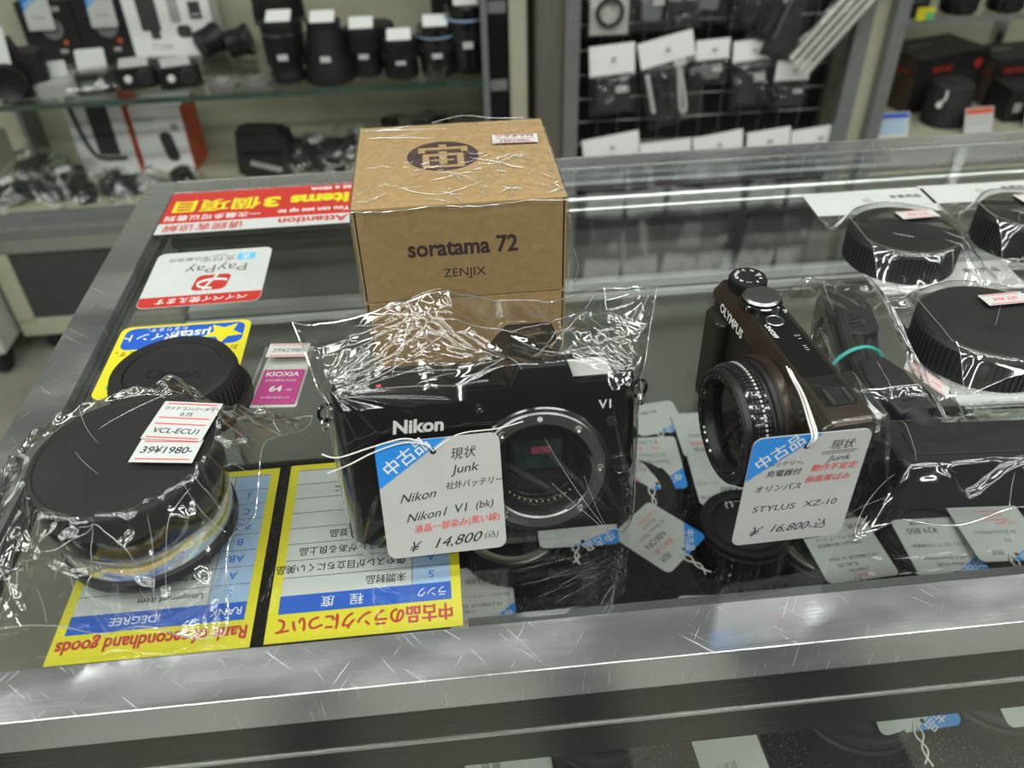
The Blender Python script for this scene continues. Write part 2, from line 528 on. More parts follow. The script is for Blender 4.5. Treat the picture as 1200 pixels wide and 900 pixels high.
def creases(b, P, seed, n, ok, r=.014, ln=(.08, .3), stars=(), lift=.015, mat='crease_glint', bend=.6):
    """sharp creases of the film, thin ridges whitened to paint their highlight lines"""
    rg = np.random.RandomState(seed); nu, nv = P.shape[:2]
    def at(u, v):
        a, c = min(max(u, 0), .9999) * (nu - 1), min(max(v, 0), .9999) * (nv - 1)
        i, j = int(a), int(c); fa, fc = a - i, c - j
        return (P[i, j] * (1-fa) * (1-fc) + P[i+1, j] * fa * (1-fc) + P[i, j+1] * (1-fa) * fc + P[i+1, j+1] * fa * fc)
    jobs = []
    for (u, v, angs, L) in stars:
        for a in angs: jobs.append((u, v, rad(a + rg.uniform(-6, 6)), L * rg.uniform(.5, 1.2)))
    for _ in range(n): jobs.append((rg.uniform(0, 1), rg.uniform(0, 1), rg.uniform(0, 2 * math.pi), rg.uniform(*ln)))
    for (u, v, a, L) in jobs:
        cv = rg.uniform(-bend, bend); pts = []; m = 14
        for k in range(m + 1):
            t = k / m * L
            uu, vv = u + t * math.cos(a + cv * k / m), v + t * math.sin(a + cv * k / m)
            if not (0.004 < uu < .996 and 0.004 < vv < .996) or not ok(uu, vv): break
            q = at(uu, vv); pts.append((q[0], q[1], q[2] + lift))
        if len(pts) < 5: continue
        mm = len(pts); rr = r * rg.uniform(.6, 1.3)
        b.tube(pts, [rr * (.25 + .75 * math.sin(math.pi * (.15 + .75 * k / (mm - 1)))) for k in range(mm)], 5, mat)
def crumple(x, y, seed, n, box, amp=0.2):
    rg = np.random.RandomState(seed)
    x0, x1, y0, y1 = box
    d = np.full(x.shape, 1e9)
    for _ in range(n):
        px, py = rg.uniform(x0, x1), rg.uniform(y0, y1)
        sx = rg.uniform(.7, 1.4)
        d = np.minimum(d, np.hypot((x - px) * sx, (y - py) / sx) + rg.uniform(0, .3))
    return amp * d

# ------------------------------------------------------------------ the shop: floor, ceiling, walls
struct(MB('floor').box(-420, 420, -260, 330, -94, -90), 'floor')
struct(MB('ceiling').box(-420, 420, -260, 330, 171, 175), 'ceiling')
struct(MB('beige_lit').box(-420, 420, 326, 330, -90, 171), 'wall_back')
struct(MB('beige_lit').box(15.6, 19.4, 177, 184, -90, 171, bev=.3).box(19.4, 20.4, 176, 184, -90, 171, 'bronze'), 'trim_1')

for k, (mx0, mx1) in enumerate(((8.6, 20.0), (39.5, 59.0), (-31, -20), (-120, -68))):      # unseen dark mats, added to put dark patches in the counter front's reflections
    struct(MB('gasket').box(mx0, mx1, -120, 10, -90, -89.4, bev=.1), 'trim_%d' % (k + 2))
# ------------------------------------------------------------------ the glass counter
ct = thing('glass_counter', 'waist-high glass shop counter with scratched metal rims and cameras on top', 'display counter')
X0, X1, Y0, Y1 = -21.36, 62.0, 16.17, 58.8
IX0, IY0, IY1 = -19.2, 18.23, 56.8
b = MB('glass')
b.box(IX0 - .6, X1, IY0 - .5, IY1 + .5, -0.5, 0)
b.build('glass_top', ct)
b = MB('rail'); b.box(X0, X1, Y0, IY0, -1.75, 0.04, bev=.05, seg=2)
b.build('front_rail', ct)
b = MB('rail'); b.box(X0, IX0, IY0, 57.0, -1.75, 0.04, bev=.05)
b.box(X0, IX0, 57.06, Y1, -1.75, 0.06, bev=.05)
b.build('side_rail', ct)
b = MB('rail'); b.box(IX0, X1, IY1, Y1, -1.75, 0.05, bev=.05)
b.tube([(IX0, IY1 + .1, 0.07), (X1, IY1 + .1, 0.07)], .07, 8, 'chrome')
b.tube([(IX0, IY0 * 0 + Y1, 0.03), (X1, Y1, 0.03)], .05, 8, 'chrome')
b.build('rear_rail', ct)
b = MB('gasket'); b.box(-.35, X1, IY0, IY0 + .75, -.62, -.51); b.build('gasket', ct)
b = MB('gasket'); b.box(IX0, IX0 + .35, IY0, IY1, -.62, -.51); b.build('gasket', ct)
b = MB('alu'); b.tube([(IX0, 55.5, -1.9), (X1, 55.5, -1.9)], .28, 10); b.tube([(IX0, 53.9, -1.9), (X1, 53.9, -1.9)], .2, 10); b.box(IX0, X1, 53.5, 56.8, -2.6, -2.05, 'darkpanel')
b.build('sliding_door_rail', ct)
b = MB('dark_trim'); b.box(X0 + .1, X1, Y0 + .15, Y0 + .6, -6.2, -1.75); b.box(X0 + .1, X1, Y0 + .10, Y0 + .16, -4.15, -4.0, 'alu')
b.build('front_trim', ct)
b = MB('glass_front'); b.box(X0 + .2, X1, Y0 + .3, Y0 + .7, -46, -6.2)
b.build('front_glass', ct)
b = MB('glass_clear'); b.box(X0 + .2, X0 + .6, Y0 + .8, Y1 - .5, -46, -1.75)
b.build('side_glass', ct)
b = MB('velvet'); b.box(X0 + .8, X1, Y0 + 1, 46, -18, -17, bev=.1); b.box(X0 + .8, X1, 46, 46.4, -18.1, -16.9, 'bronze_dark')
b.build('velvet_shelf', ct)
b = MB('case_grey'); b.box(X0 + .8, X1, Y1 - 1.2, Y1 - .6, -46, -2.7)
for xx in (-5, 22): b.box(xx, xx + 1.4, Y1 - 1.7, Y1 - 1.2, -46, -2.7, 'alu')
b.build('sliding_door', ct)
b = MB('header'); b.box(X0 + .8, X1, 56.4, 57.4, -10.3, -9.6, 'header'); b.box(X0 + .8, X1, 55.0, 55.5, -10.3, -9.9); b.build('door_grip', ct)
b = MB('case_grey'); b.box(X0 + .6, X1, Y0 + 1, Y1 - 1.2, -47, -46); b.build('case_floor', ct)
b = MB('darkpanel'); b.box(X0, X1, Y0, Y1, -90, -47); b.build('plinth', ct)
b = MB('rail')
b.box(X0, X0 + 1.2, Y0 + .6, Y0 + 1.8, -47, -1.75); b.build('corner_post', ct)
b = MB('rail'); b.box(X0, X0 + 1.2, Y1 - 1.6, Y1 - .4, -47, -1.75); b.build('corner_post', ct)

# ------------------------------------------------------------------ printed sheets on and under the glass
def sheet(name, label, w, h, loc, rz, draw, th=0.03, r=0.0, base='paper', cat='sticker'):
    b = MB(base)
    b.prism(rrect(w, h, r) if r else [(-w/2, -h/2), (w/2, -h/2), (w/2, h/2), (-w/2, h/2)], 0, th, base)
    draw(b, th + .006)
    o = b.build(name, None, loc=loc, rot=(0, 0, rz))
    return tag(o, label, cat)

def draw_banner(b, z):
    w, h = 12.7, 6.1
    b.rect(0, -.72, w, h - 1.45, z, 'red')
    b.text('Attention', 1.2, 'red', -w/2 + .15, 2.3, z, align='L', bold=.03, sx=.98)
    b.text('请顾客谅解', 1.05, 'red', 3.3, 2.3, z, bold=.012, sx=1.02)
    b.text('You can see up to', 0.84, 'white', -w/2 + .1, .88, z + .006, align='L', bold=.02, sx=.78)
    b.text('一次最多可以看到', 0.84, 'white', 2.9, .88, z + .006, bold=.012, sx=.96)
    b.text('items', 2.05, 'yellow', -w/2 + .25, -.75, z + .006, align='L', bold=.05, sx=.90)
    b.text('3', 2.0, 'yellow', -w/2 + 5.0, -.75, z + .006, align='L', bold=.05, sx=1.2)
    b.text('個項目', 1.95, 'yellow', 2.9, -.85, z + .006, bold=.026, sx=1.06)
    b.text('at a time', 0.80, 'white', -w/2 + .15, -2.4, z + .006, align='L', bold=.025, sx=1.0)
sheet('notice_sheet', 'red and white customer notice with big yellow characters behind the cardboard boxes', 12.7, 6.1, (-12.75, 53.65, 0.02), 180, draw_banner)

def draw_paypay(b, z):
    b.poly([(x, y, z) for x, y in [p for p in rrect(6.95, 6.3, .5) if p[1] > 2.05] ][:12] + [(-3.475, 2.05, z), (3.475, 2.05, z)], 'red')
    b.text('ペイペイ使えます', .66, 'white', -.1, 2.58, z + .006, bold=.01)
    q = rrect(2.0, 1.75, .38, cx=-.35, cy=.72)
    b.poly([(x + .12 * (y - .75), y, z) for x, y in q], 'red')
    arc = [(-.55 + .95 * math.cos(rad(a)), .95 + .50 * math.sin(rad(a))) for a in range(-140, 100, 12)]
    b.tube([(x, y, z + .02) for x, y in arc], .075, 6, 'white')
    b.tube([(-.62, -.12, z + .02), (-.02, 1.58, z + .02)], .075, 6, 'white')
    b.text('PayPay', 1.25, 'grey_ink', -.35, -.85, z, sx=1.1)
    b.text('支付宝', .72, 'grey_ink', -.3, -2.1, z)
    b.text('ALIPAY', .3, 'grey_ink', -.3, -2.55, z)
    b.prism(rrect(1.1, .85, .2, cx=-2.0, cy=-2.2), z - .004, z, 'light_blue')
    b.text('支', .7, 'white', -2.0, -2.2, z + .006)
    b.text('你最便用', .5, 'grey_ink', 1.7, -2.25, z)
sheet('payment_sticker', 'white mobile payment sticker with a red edge strip and red logo', 7.0, 6.35, (-14.55, 44.75, 0.02), 180.5, draw_paypay, r=.5)

def draw_mustar(b, z):
    b.prism(rrect(6.4, 2.0, .5, cx=0, cy=-1.95), z - .004, z, 'navy')
    star = []
    for k in range(10):
        a = rad(90 + 36 * k); r_ = 1.0 if k % 2 == 0 else .48
        star.append((-2.1 + r_ * 1.15 * math.cos(a), -2.0 + r_ * math.sin(a), z + .005))
    b.poly(star, 'yellow')
    b.text('μstar', 1.0, 'white', -.35, -2.05, z + .006, bold=.02)
    b.text('ポイント', .75, 'white', 1.75, -2.05, z + .006, bold=.015)
    b.text('ミュースター', .32, 'white', -.2, -1.42, z + .006)
    b.text('たまります。', .42, 'white', 1.0, -2.7, z + .006)
    b.text('使えます。', .5, 'ink', 2.2, -.6, z)
    b.text('お', .5, 'ink', -2.9, -.55, z)
    b.prism(circle(.22, 16, 2.75, 2.2), z - .004, z, 'green_print')
sheet('point_card_sticker', 'yellow point card sticker with a blue band under the black lens cap', 7.0, 6.3, (-14.65, 36.55, 0.02), 180, draw_mustar, r=.5, base='yellow')

def draw_rank(jp):
    def d(b, z):
        w, h = 7.3, 9.3
        b.rect(0, -.45, w - .75, h - 1.5, z, 'paper')
        y = h/2 - 1.2
        b.rect(0, y - .42, w - .75, .84, z + .004, 'navy')
        xs = -w/2 + .375
        if jp:
            b.text('中古品のランクについて', .82, 'red', 0, h/2 - .66, z + .004, bold=.03, sx=.74)
            b.text('ランク', .5, 'white', xs + .75, y - .42, z + .01, sx=.8); b.text('程　度', .55, 'white', .9, y - .42, z + .01)
            rows = [('S', '未開封品'), ('A', '傷やスレが目立ちにくい美品'), ('AB', '多少のスレがある良上品'), ('B', '使用感のある並品'), ('BC', '難のある並品'), ('C', '難のある品'), ('J', '部品用・研究用に'), ('', '')]
        else:
            b.text('Rank of secondhand goods', .80, 'red', 0, h/2 - .64, z + .004, bold=.03, sx=.80)
            b.text('RANK', .5, 'white', xs + .75, y - .42, z + .01, sx=.9); b.text('DEGREE', .5, 'white', .9, y - .42, z + .01, sx=1.0)
            rows = [('S', 'Unopened item'), ('A', 'Like new, no marks'), ('AB', 'Slight wear only'), ('B', 'Some marks of use'), ('BC', 'Marks and wear'), ('C', 'Heavy wear'), ('J', 'For parts only'), ('', '')]
        y -= .84
        rh = (y + h/2 - .35) / len(rows)
        for k, (a, t) in enumerate(rows):
            yc = y - rh * (k + .5)
            b.rect(xs + .75, yc, 1.5, rh, z + .004, 'pale_blue')
            if a: b.text(a, .5, 'navy', xs + .75, yc, z + .01)
            if t: b.text(t, .46 if jp else .40, 'ink', xs + 1.75, yc, z + .01, align='L', sx=.86 if jp else 1.0, bold=.01)
            b.rect(0, yc - rh/2, w - .75, .03, z + .012, 'grey_ink')
        b.rect(xs + 1.5, -.45, .03, h - 1.5, z + .012, 'grey_ink')
    return d
r1 = sheet('rank_sheet', 'yellow edged sheet in English ranking secondhand goods, under the counter glass', 7.3, 9.4, (-12.0, 23.36, -.58), 180, draw_rank(False), base='yellow', cat='notice')
r2 = sheet('rank_sheet', 'yellow edged sheet in Japanese ranking used goods, below the black bagged camera', 7.3, 9.4, (-4.2, 23.42, -.58), 180, draw_rank(True), base='yellow', cat='notice')

# ------------------------------------------------------------------ cardboard boxes
def carton(loc, rz, label, full):
    w, d, h = 9.35, 9.3, 4.72
    t = thing('cardboard_box', label, 'box', loc, (0, 0, rz), 'kraft cardboard boxes in a stack')
    b = MB('kraft')
    b.box(-w/2 + .16, w/2 - .16, -d/2, d/2, 0, h - .05, bev=.04)
    b.box(-w/2 + .10, -w/2 + .16, -d/2 + .25, d/2, 0.05, h - .1, 'kraft_dark'); b.box(w/2 - .16, w/2 - .10, -d/2 + .25, d/2, 0.05, h - .1, 'kraft_dark')
    b.box(-w/2, -w/2 + .09, -d/2 + .06, d/2, .05, h - .04, bev=.03); b.box(w/2 - .09, w/2, -d/2 + .06, d/2, .05, h - .04, bev=.03)
    b.build('carton', t)
    b = MB('kraft')
    b.box(-w/2, w/2, -d/2 + .02, d/2, h - .06, h, bev=.03)
    b.build('lid', t)
    F = Matrix.Translation((0, -d/2 - .008, 0)) @ Matrix.Rotation(rad(90), 4, 'X')
    b = MB('brown_ink')
    if full: b.text('soratama 72', 1.15, 'brown_ink', .02, 2.68, 0, X=F, bold=.028, sx=.86)
    if full: b.text('ZENJIX', .62, 'brown_ink', .02, 1.35, 0, X=F, sx=1.0, bold=.004)
    if full:
        Z = T(-.55, .55, h + .012)
        b.prism(circle(1.72, 48), -.004, 0, 'brown_ink', Z)
        k = 'kraft'
        def bar(x0, x1, y0, y1): b.poly([(x0, y0, .004), (x1, y0, .004), (x1, y1, .004), (x0, y1, .004)], k, Z)
        bar(-1.18, 1.22, .70, 1.02); bar(-1.18, -.84, .40, .70); bar(.88, 1.22, .40, .70); bar(-.19, .19, 1.02, 1.36)
        bar(-.98, .98, -.05, .24); bar(-.98, -.66, -1.38, -.05); bar(.66, .98, -1.38, -.05); bar(-.66, .66, -1.38, -1.10)
        bar(-.19, .19, .24, .50); bar(-.19, .19, -.98, -.05); bar(-.55, -.19, -.62, -.42); bar(.19, .50, -.62, -.42)
    if full: b.build('lettering', t)
    return t, w, d, h
B1, bw, bd, bh = carton((.62, 37.6, 0), 0, 'kraft cardboard box at the bottom of the stack, mostly hidden by the black camera', False)
B2, bw, bd, bh = carton((.62, 37.6, 4.76), 0, 'kraft cardboard box on top of the stack, round emblem and price sticker on its lid', True)
# shrink film around the upper box
def boxwrap(parent):
    nx, ny = 150, 130
    gx = np.linspace(-bw/2 - .06, bw/2 + .06, nx); gy = np.linspace(-bd/2 - .05, bd/2 + .05, ny)
    x, y = np.meshgrid(gx, gy, indexing='ij')
    box = (-bw/2, bw/2, -bd/2, bd/2)
    rg = np.random.RandomState(4)
    h = np.abs(folds(x, y, 11, 70, box, (.03, .11), (.06, .22), (.7, 3.0)))
    h += crumple(x, y, 5, 120, box, .045) * np.clip((1.5 - y) / 3, 0.15, 1)
    # long tight ripples fanning along the lid
    h += .022 * np.abs(np.sin(2.6 * y * (1 + .06 * x) + .5 * np.sin(.9 * x))) * np.clip((x + 4.6) / 3, .2, 1)
    edge = np.minimum(np.minimum(bw/2 + .06 - np.abs(x), bd/2 + .05 - np.abs(y)) * 4, 1).clip(0, 1)
    z = bh + .03 + h * edge
    PB = np.stack([x, y, z], -1)
    b = MB('wrap'); b.grid(PB)
    creases(b, PB, 3, 120, lambda uu, vv: vv < .55, ln=(.03, .13), r=.018)
    creases(b, PB, 6, 0, lambda uu, vv: True, r=.02, stars=[(.03, .93, (-4, 0, 4), .5), (.05, .82, (-2, 2), .4), (.4, .1, (10, 170), .25), (.72, .42, (160, 200, 250, 300, 20), .14), (.5, .3, (150, 210, 270, 330, 40), .12), (.85, .5, (170, 220, 300), .15)])
    # front skirt
    gz_ = np.linspace(bh + .03, -.1, 60); xx, zz = np.meshgrid(gx, gz_, indexing='ij')
    hf = np.abs(folds(xx, zz, 8, 14, (-bw/2, bw/2, 0, bh), (.01, .05), (.1, .3), (.6, 2.2)))
    e2 = np.clip((bw/2 + .06 - np.abs(xx)) * 4, 0, 1) * np.clip((bh - zz) * 4, 0, 1)
    b.grid(np.stack([xx, -bd/2 - .05 - hf * e2, zz], -1))
    for sx in (-1, 1):
        yy, zz = np.meshgrid(gy, gz_, indexing='ij')
        hs = np.abs(folds(yy, zz, 20 + sx, 30, (-bd/2, bd/2, 0, bh), (.03, .16), (.15, .5), (.6, 3)))
        bulge = (.25 if sx > 0 else .10) * np.sin(np.clip((bh - zz) / bh, 0, 1) * math.pi * .8) * np.clip((yy + bd/2) * 1.5, 0.3, 1)
        b.grid(np.stack([sx * (bw/2 + .06 + (hs + bulge) * np.clip((bh - zz) * 3, 0, 1)), yy, zz], -1))
    o = b.build('shrink_wrap', parent, angle=180)
    b = MB('seam')
    pts = []
    for k in range(40):
        u = k / 39
        pts.append((-bw/2 + bw * u, -bd/2 - .07 - .03 * math.sin(9 * u) ** 2, bh + .02 - .12 * abs(math.sin(7 * u + .4)) - .05 * random.Random(k).random()))
    b.tube(pts, .022, 5)
    b.build('film_edge', o); b = MB('seam')
    b.tube([(bw/2 + .35, -bd/2 - .05, 2.2), (bw/2 + .55, -bd/2 - .1, 1.2), (bw/2 + .35, -bd/2 - .1, .1)], .02, 5, sub=6)
    b.build('film_edge', o); b = MB('seam')
    b.tube([(-1.0, bd/2 + .1, bh + .05), (.6, bd/2 + .2, bh + .3), (2.2, bd/2 + .1, bh + .12), (3.8, bd/2 + .1, bh + .04)], .03, 5, sub=6)
    b.build('film_edge', o)
boxwrap(B2)

def price_sticker(b, w, h, X, lines, z=.012, red=(0.42, -0.42), th=.01):
    b.prism([(-w/2, -h/2), (w/2, -h/2), (w/2, h/2), (-w/2, h/2)], 0, th, 'paper', X)
    for r_ in red: b.rect(0, r_ * h, w * .86, .07, th + .004, 'red_ink', X)
    for (t, y, sz, mt) in lines: b.text(t, sz, mt, 0, y, th + .004, X=X, shear=.1, bold=.012)
    return b
b = MB('paper')
price_sticker(b, 2.25, 1.1, T(3.05, 1.9, bh + .10, rz=-3), [('ソラタマ72', .30, .38, 'ink'), ('39¥3980-', -.27, .42, 'grey_ink')], red=(.44, -.02, -.44))
b.build('price_sticker', B2)

# ------------------------------------------------------------------ the black interchangeable-lens camera
TILT = -15
v1 = thing('mirrorless_camera', 'black camera body with an open lens mount, leaning back inside a clear bag', 'camera', (.92, 21.95, .62), (TILT, 0, 0))
def body_poly(w, d, r):
    return rrect(w, d, r, 6, 0, d/2)
def boolean_cut(obj, cutters):
    for c in cutters:
        md = obj.modifiers.new('cut', 'BOOLEAN'); md.operation = 'DIFFERENCE'; md.object = c; md.solver = 'EXACT'
    dg = bpy.context.evaluated_depsgraph_get()
    me = bpy.data.meshes.new_from_object(obj.evaluated_get(dg))
    obj.modifiers.clear()
    old = obj.data; nm = old.name; obj.data = me; bpy.data.meshes.remove(old); me.name = nm
    for c in cutters: bpy.data.objects.remove(c)
    me.set_sharp_from_angle(angle=rad(35))
    md = obj.modifiers.new('even_shading', 'WEIGHTED_NORMAL'); md.keep_sharp = True; md.weight = 80
MX, MZ = 1.95, 2.68
b = MB('camera_black'); b.prism(body_poly(11.35, 2.9, .85), 0, 6.2, bev=.16, seg=3)
body = b.build('body', v1)
cut = MB('dark_void'); cut.lathe([(2.02, -1), (2.02, 1.6)], 64, X=T(MX, 0, MZ, rx=-90), close=True)
cuto = cut.build('cutter')
cuto.parent = v1
bpy.context.view_layer.update()
boolean_cut(body, [cuto])
# raised top plate and shoulder on the grip side
b = MB('camera_black')
b.prism(rrect(6.6, 2.5, .6, 5, -2.1, 1.5), 6.1, 6.30, bev=.08)
b.prism(rrect(2.0, 2.3, .5, 5, 4.45, 1.5), 6.1, 6.26, bev=.06)
b.build('top_plate', v1)
b = MB('camera_black')
hv = [(.70, -.02, 6.0), (3.4, -.02, 6.0), (3.35, 4.7, 6.0), (.15, 4.7, 6.0), (1.20, .15, 7.02), (3.08, .15, 7.02), (3.05, 4.6, 7.10), (1.15, 4.6, 7.10)]
_, hf = b.add(hv, [(3, 2, 1, 0), (4, 5, 6, 7), (0, 1, 5, 4), (1, 2, 6, 5), (2, 3, 7, 6), (3, 0, 4, 7)])
b.bevel(hf, .16, 3)
b.box(1.25, 2.95, 3.2, 3.24, 7.08, 7.12, 'black_gloss')
b.build('viewfinder', v1)
b = MB('steel')
R90 = T(MX, 0, MZ, rx=90)
b.lathe([(2.0, -.5), (1.98, .05), (2.04, .12), (2.44, .12), (2.50, .06), (2.50, -.02)], 72, 'steel', R90)
b.lathe([(2.5, .0), (2.62, .04), (2.72, -.02)], 72, 'black_gloss', R90)
for a in (50, 0, -50, 180, 130, 230):
    b.lathe([(0.0001, .15), (.06, .13), (.13, .16), (.15, .12)], 14, 'chrome', R90 @ T(2.24 * math.cos(rad(a)), 2.24 * math.sin(rad(a)), 0))
b.prism(circle(.105, 18, 0, 2.24), .10, .135, 'white', R90)
for a0, a1 in ((15, -28), (-45, -62)):
    pts = [(1.98 * math.cos(rad(a0 + (a1 - a0) * k / 8)), 1.98 * math.sin(rad(a0 + (a1 - a0) * k / 8)), .02) for k in range(9)]
    b.tube(pts, .09, 6, 'steel', R90)
b.build('lens_mount', v1)
b = MB('dark_void')
b.lathe([(2.0, .0), (1.95, -1.45), (.0001, -1.5)], 64, 'dark_void', R90)
b.box(-1.15, 1.15, -.72, .85, -1.45, -1.28, 'black_gloss', R90, bev=.1)
b.box(-.95, .95, -.55, .68, -1.3, -1.24, 'sensor', R90)
b.box(-.25, .55, .1, .4, -1.24, -1.22, 'pink_glass', R90)
for k in range(4):
    b.lathe([(1.75 - .06 * k, -.4 - .25 * k), (1.68 - .06 * k, -.4 - .25 * k)], 48, 'black_gloss', R90)
for k in range(12):
    a = rad(-140 + 8.5 * k)
    b.lathe([(0.0001, -.22), (.045, -.24), (.05, -.3)], 10, 'gold', R90 @ T(1.62 * math.cos(a), 1.50 * math.sin(a), 0))
b.build('mount_cavity', v1)
F = Matrix.Translation((0, -.012, 0)) @ Matrix.Rotation(rad(90), 4, 'X')
b = MB('white')
b.text('Nikon', .74, 'white', -2.55, 5.02, 0, X=F, bold=.035, shear=.12, sx=1.02)
b.text('V1', .50, 'white', 4.4, 5.3, 0, X=F, bold=.02)
b.build('lettering', v1)
b = MB('black_gloss')
b.lathe([(0.0001, .03), (.18, .03), (.22, 0)], 20, 'dark_void', T(4.65, -.005, 4.55, rx=90))
b.build('infrared_window', v1)
b = MB('black_gloss'); b.lathe([(0.0001, .10), (.30, .10), (.36, .06), (.40, .12), (.46, 0)], 32, 'black_gloss', T(5.0, 0, 2.75, rx=90)); b.build('release_button', v1)
b = MB('black_gloss'); b.lathe([(0.0001, .02), (.12, .02), (.15, .05), (.18, 0)], 20, 'black_gloss', T(-.25, 0, 5.5, rx=90)); b.box(-.05, .05, -.02, .02, .03, .05, 'greylabel', T(-.25, 0, 5.5, rx=90)); b.build('focus_lamp', v1)
b = MB('black_gloss')
b.lathe([(.95, 0), (.92, .14), (.62, .2), (.6, .16), (.42, .16), (.4, .24), (.0001, .26)], 40, 'black_gloss', T(-.6, 1.55, 6.28))
b.text('ON/OFF', .26, 'white', 0, 0, 0, X=T(-.3, .62, 6.32)); b.build('shutter_button', v1)
b = MB('red_ink'); b.lathe([(0.0001, .03), (.09, .03), (.11, 0)], 14, 'red_ink', T(-3.9, .95, 6.30)); b.build('record_button', v1)
b = MB('white'); b.text('⊖', .4, 'white', 0, 0, 0, X=T(5.0, 1.5, 6.275)); b.build('sensor_plane_mark', v1)
for sx in (-1, 1):
    b = MB('chrome')
    b.lathe([(.12, 0), (.12, .3)], 12, 'steel', T(sx * 5.5, .95, 5.5, ry=sx * 90), close=True)
    b.tube([(.34 * math.cos(a), 0, .34 * math.sin(a)) for a in [2*math.pi*k/18 for k in range(18)]], .07, 8, 'black_gloss', T(sx * 5.9, .9, 5.4, rz=25), cyc=True)
    b.tube([(.22 * math.cos(a), 0, .22 * math.sin(a)) for a in [2*math.pi*k/14 for k in range(14)]], .05, 6, 'chrome', T(sx * 6.0, .8, 5.0, rz=60), cyc=True)
    b.build('strap_ring', v1)
b = MB('paper'); b.prism(rrect(1.75, 1.7, .12), 0, .02, 'paper', T(3.95, 1.35, 6.27)); b.build('blank_sticker', v1)

# its bag
def bag_v1():
    t = thing('plastic_bag', 'crinkled clear plastic bag around the black camera body, open top flaring wide', 'bag')
    V = T(.92, 21.95, .62, rx=TILT)
    nu, nv = 190, 170
    u, v = np.meshgrid(np.linspace(-1, 1, nu), np.linspace(0, 1, nv), indexing='ij')
    # local camera coordinates: rows from the bottom front, up the face, over the top edge to the open end
    key_v = [0, .06, .50, .60, 1.0]
    hw = np.interp(v, key_v, [5.65, 5.75, 5.95, 6.15, 7.1])
    x = u * hw
    yl = np.interp(v, key_v, [-.05, -.16, -.16, .12, 2.6])
    zl = np.interp(v, key_v, [-.45, -.1, 5.85, 6.48, 9.0])
    # lift over the viewfinder
    hump = np.clip(1 - np.clip(np.abs(x - 1.95) - 1.25, 0, 9) / 1.7, 0, 1)
    tgt_y = np.interp(v, [0, .06, .50, .62, 1.0], [-.05, -.16, -.16, .0, 4.9]); tgt_z = np.interp(v, [0, .06, .50, .62, .8, 1.0], [-.45, -.1, 5.9, 7.14, 7.24, 7.6])
    yl = yl * (1 - hump) + tgt_y * hump; zl = zl * (1 - hump) + tgt_z * hump
    curl = np.clip((np.abs(u) - .86) / .14, 0, 1)
    yl = yl + curl ** 2 * 1.1 * np.interp(v, key_v, [1, 1, 1, .8, .5])
    top_wave = .32 * np.sin(2.1 * u + .6) + .3 * np.cos(3.6 * u) - .1
    zl = zl + np.interp(v, [0, .7, 1], [0, 0, 1]) * top_wave
    s = v * 9.6
    box = (-7, 7, 0, 9.6)
    free = np.clip((v - .52) / .10, 0, 1); side = np.clip((np.abs(u) - .82) / .15, 0, 1); low = np.clip((.10 - v) / .10, 0, 1)
    wgt = np.maximum(free, np.maximum(side * .8, low * .5))
    d = folds(x, s, 31, 15, (-7, 7, 6.4, 9.6), (.10, .26), (.18, .5), (2, 6)) * np.clip((v - .60) / .12, 0, 1) + folds(x, s, 7, 30, box, (.06, .22), (.12, .4), (1.5, 5)) * np.maximum(side, low)
    d += fans(x, s, [(-5.7, 5.9, (8, 20, 34, 52, 70, 95), 6, .16, .32), (.4, 6.5, (172, 158, 140, 122), 5.2, .14, .34), (3.2, 6.2, (5, 25, 45, 70), 4, .14, .3), (5.6, 5.9, (170, 150, 125, 100), 4.5, .15, .3), (-2.6, 9.0, (200, 240, 280, 320), 3.2, .14, .26), (4.2, 8.8, (200, 230, 275, 330), 3, .14, .26)], 5) * np.clip((v - .5) / .06, 0, 1)
    d += fans(x, s, [(5.7, .3, (100, 125, 140, 152, 165), 6.5, .10, .22), (-5.5, 5.8, (-20, -45, -70), 4.5, .08, .25), (-5.4, .5, (30, 60, 85), 3, .12, .3)], 8) * (1 - free)
    b = MB('film')
    P = np.stack([x, yl - .25 * d * free - d * (1 - free), zl + d * free], -1)
    b.grid(P, 'film', V)
    PW = (np.array(V)[:3, :3] @ P.reshape(-1, 3).T).T.reshape(P.shape) + np.array(V)[:3, 3]
    creases(b, PW, 12, 40, lambda uu, vv: vv > .57 or abs(uu - .5) > .47, ln=(.06, .26), stars=[(.10, .60, (10, 22, 35, 55, 80), .36), (.565, .66, (185, 200, 150, 120), .36), (.72, .66, (0, 20, 50, 75), .24), (.90, .60, (165, 140, 120, 95), .3), (.32, .93, (215, 250, 290, 330), .26), (.80, .9, (200, 240, 300, 340), .24)], bend=.3)
    creases(b, PW, 13, 0, lambda uu, vv: True, stars=[(.90, .04, (118, 126, 133), .34), (.085, .575, (-8, -3), .30)], r=.012, bend=.12)
    front = b.build('front_film', t, angle=180)
    # rear sheet
    nu2, nv2 = 110, 90
    u2, v2 = np.meshgrid(np.linspace(-1, 1, nu2), np.linspace(0, 1, nv2), indexing='ij')
    hw2 = np.interp(v2, [0, .6, 1], [5.65, 6.15, 7.1]); x2 = u2 * hw2
    y2 = np.interp(v2, [0, .5, .8, 1], [3.3, 4.0, 4.1, 3.2]); z2 = np.interp(v2, [0, .6, 1], [-.2, 5.8, 9.05])
    y2 = y2 - np.clip((np.abs(u2) - .75) / .25, 0, 1) ** 1.5 * np.interp(v2, [0, .6, 1], [2.4, 2.6, .2])
    z2 = z2 + np.interp(v2, [0, .7, 1], [0, 0, 1]) * (.32 * np.sin(2.1 * u2 + .6) + .3 * np.cos(3.6 * u2) - .1)
    h2 = np.clip(1 - np.clip(np.abs(x2 - 1.95) - 1.25, 0, 9) / 1.7, 0, 1)
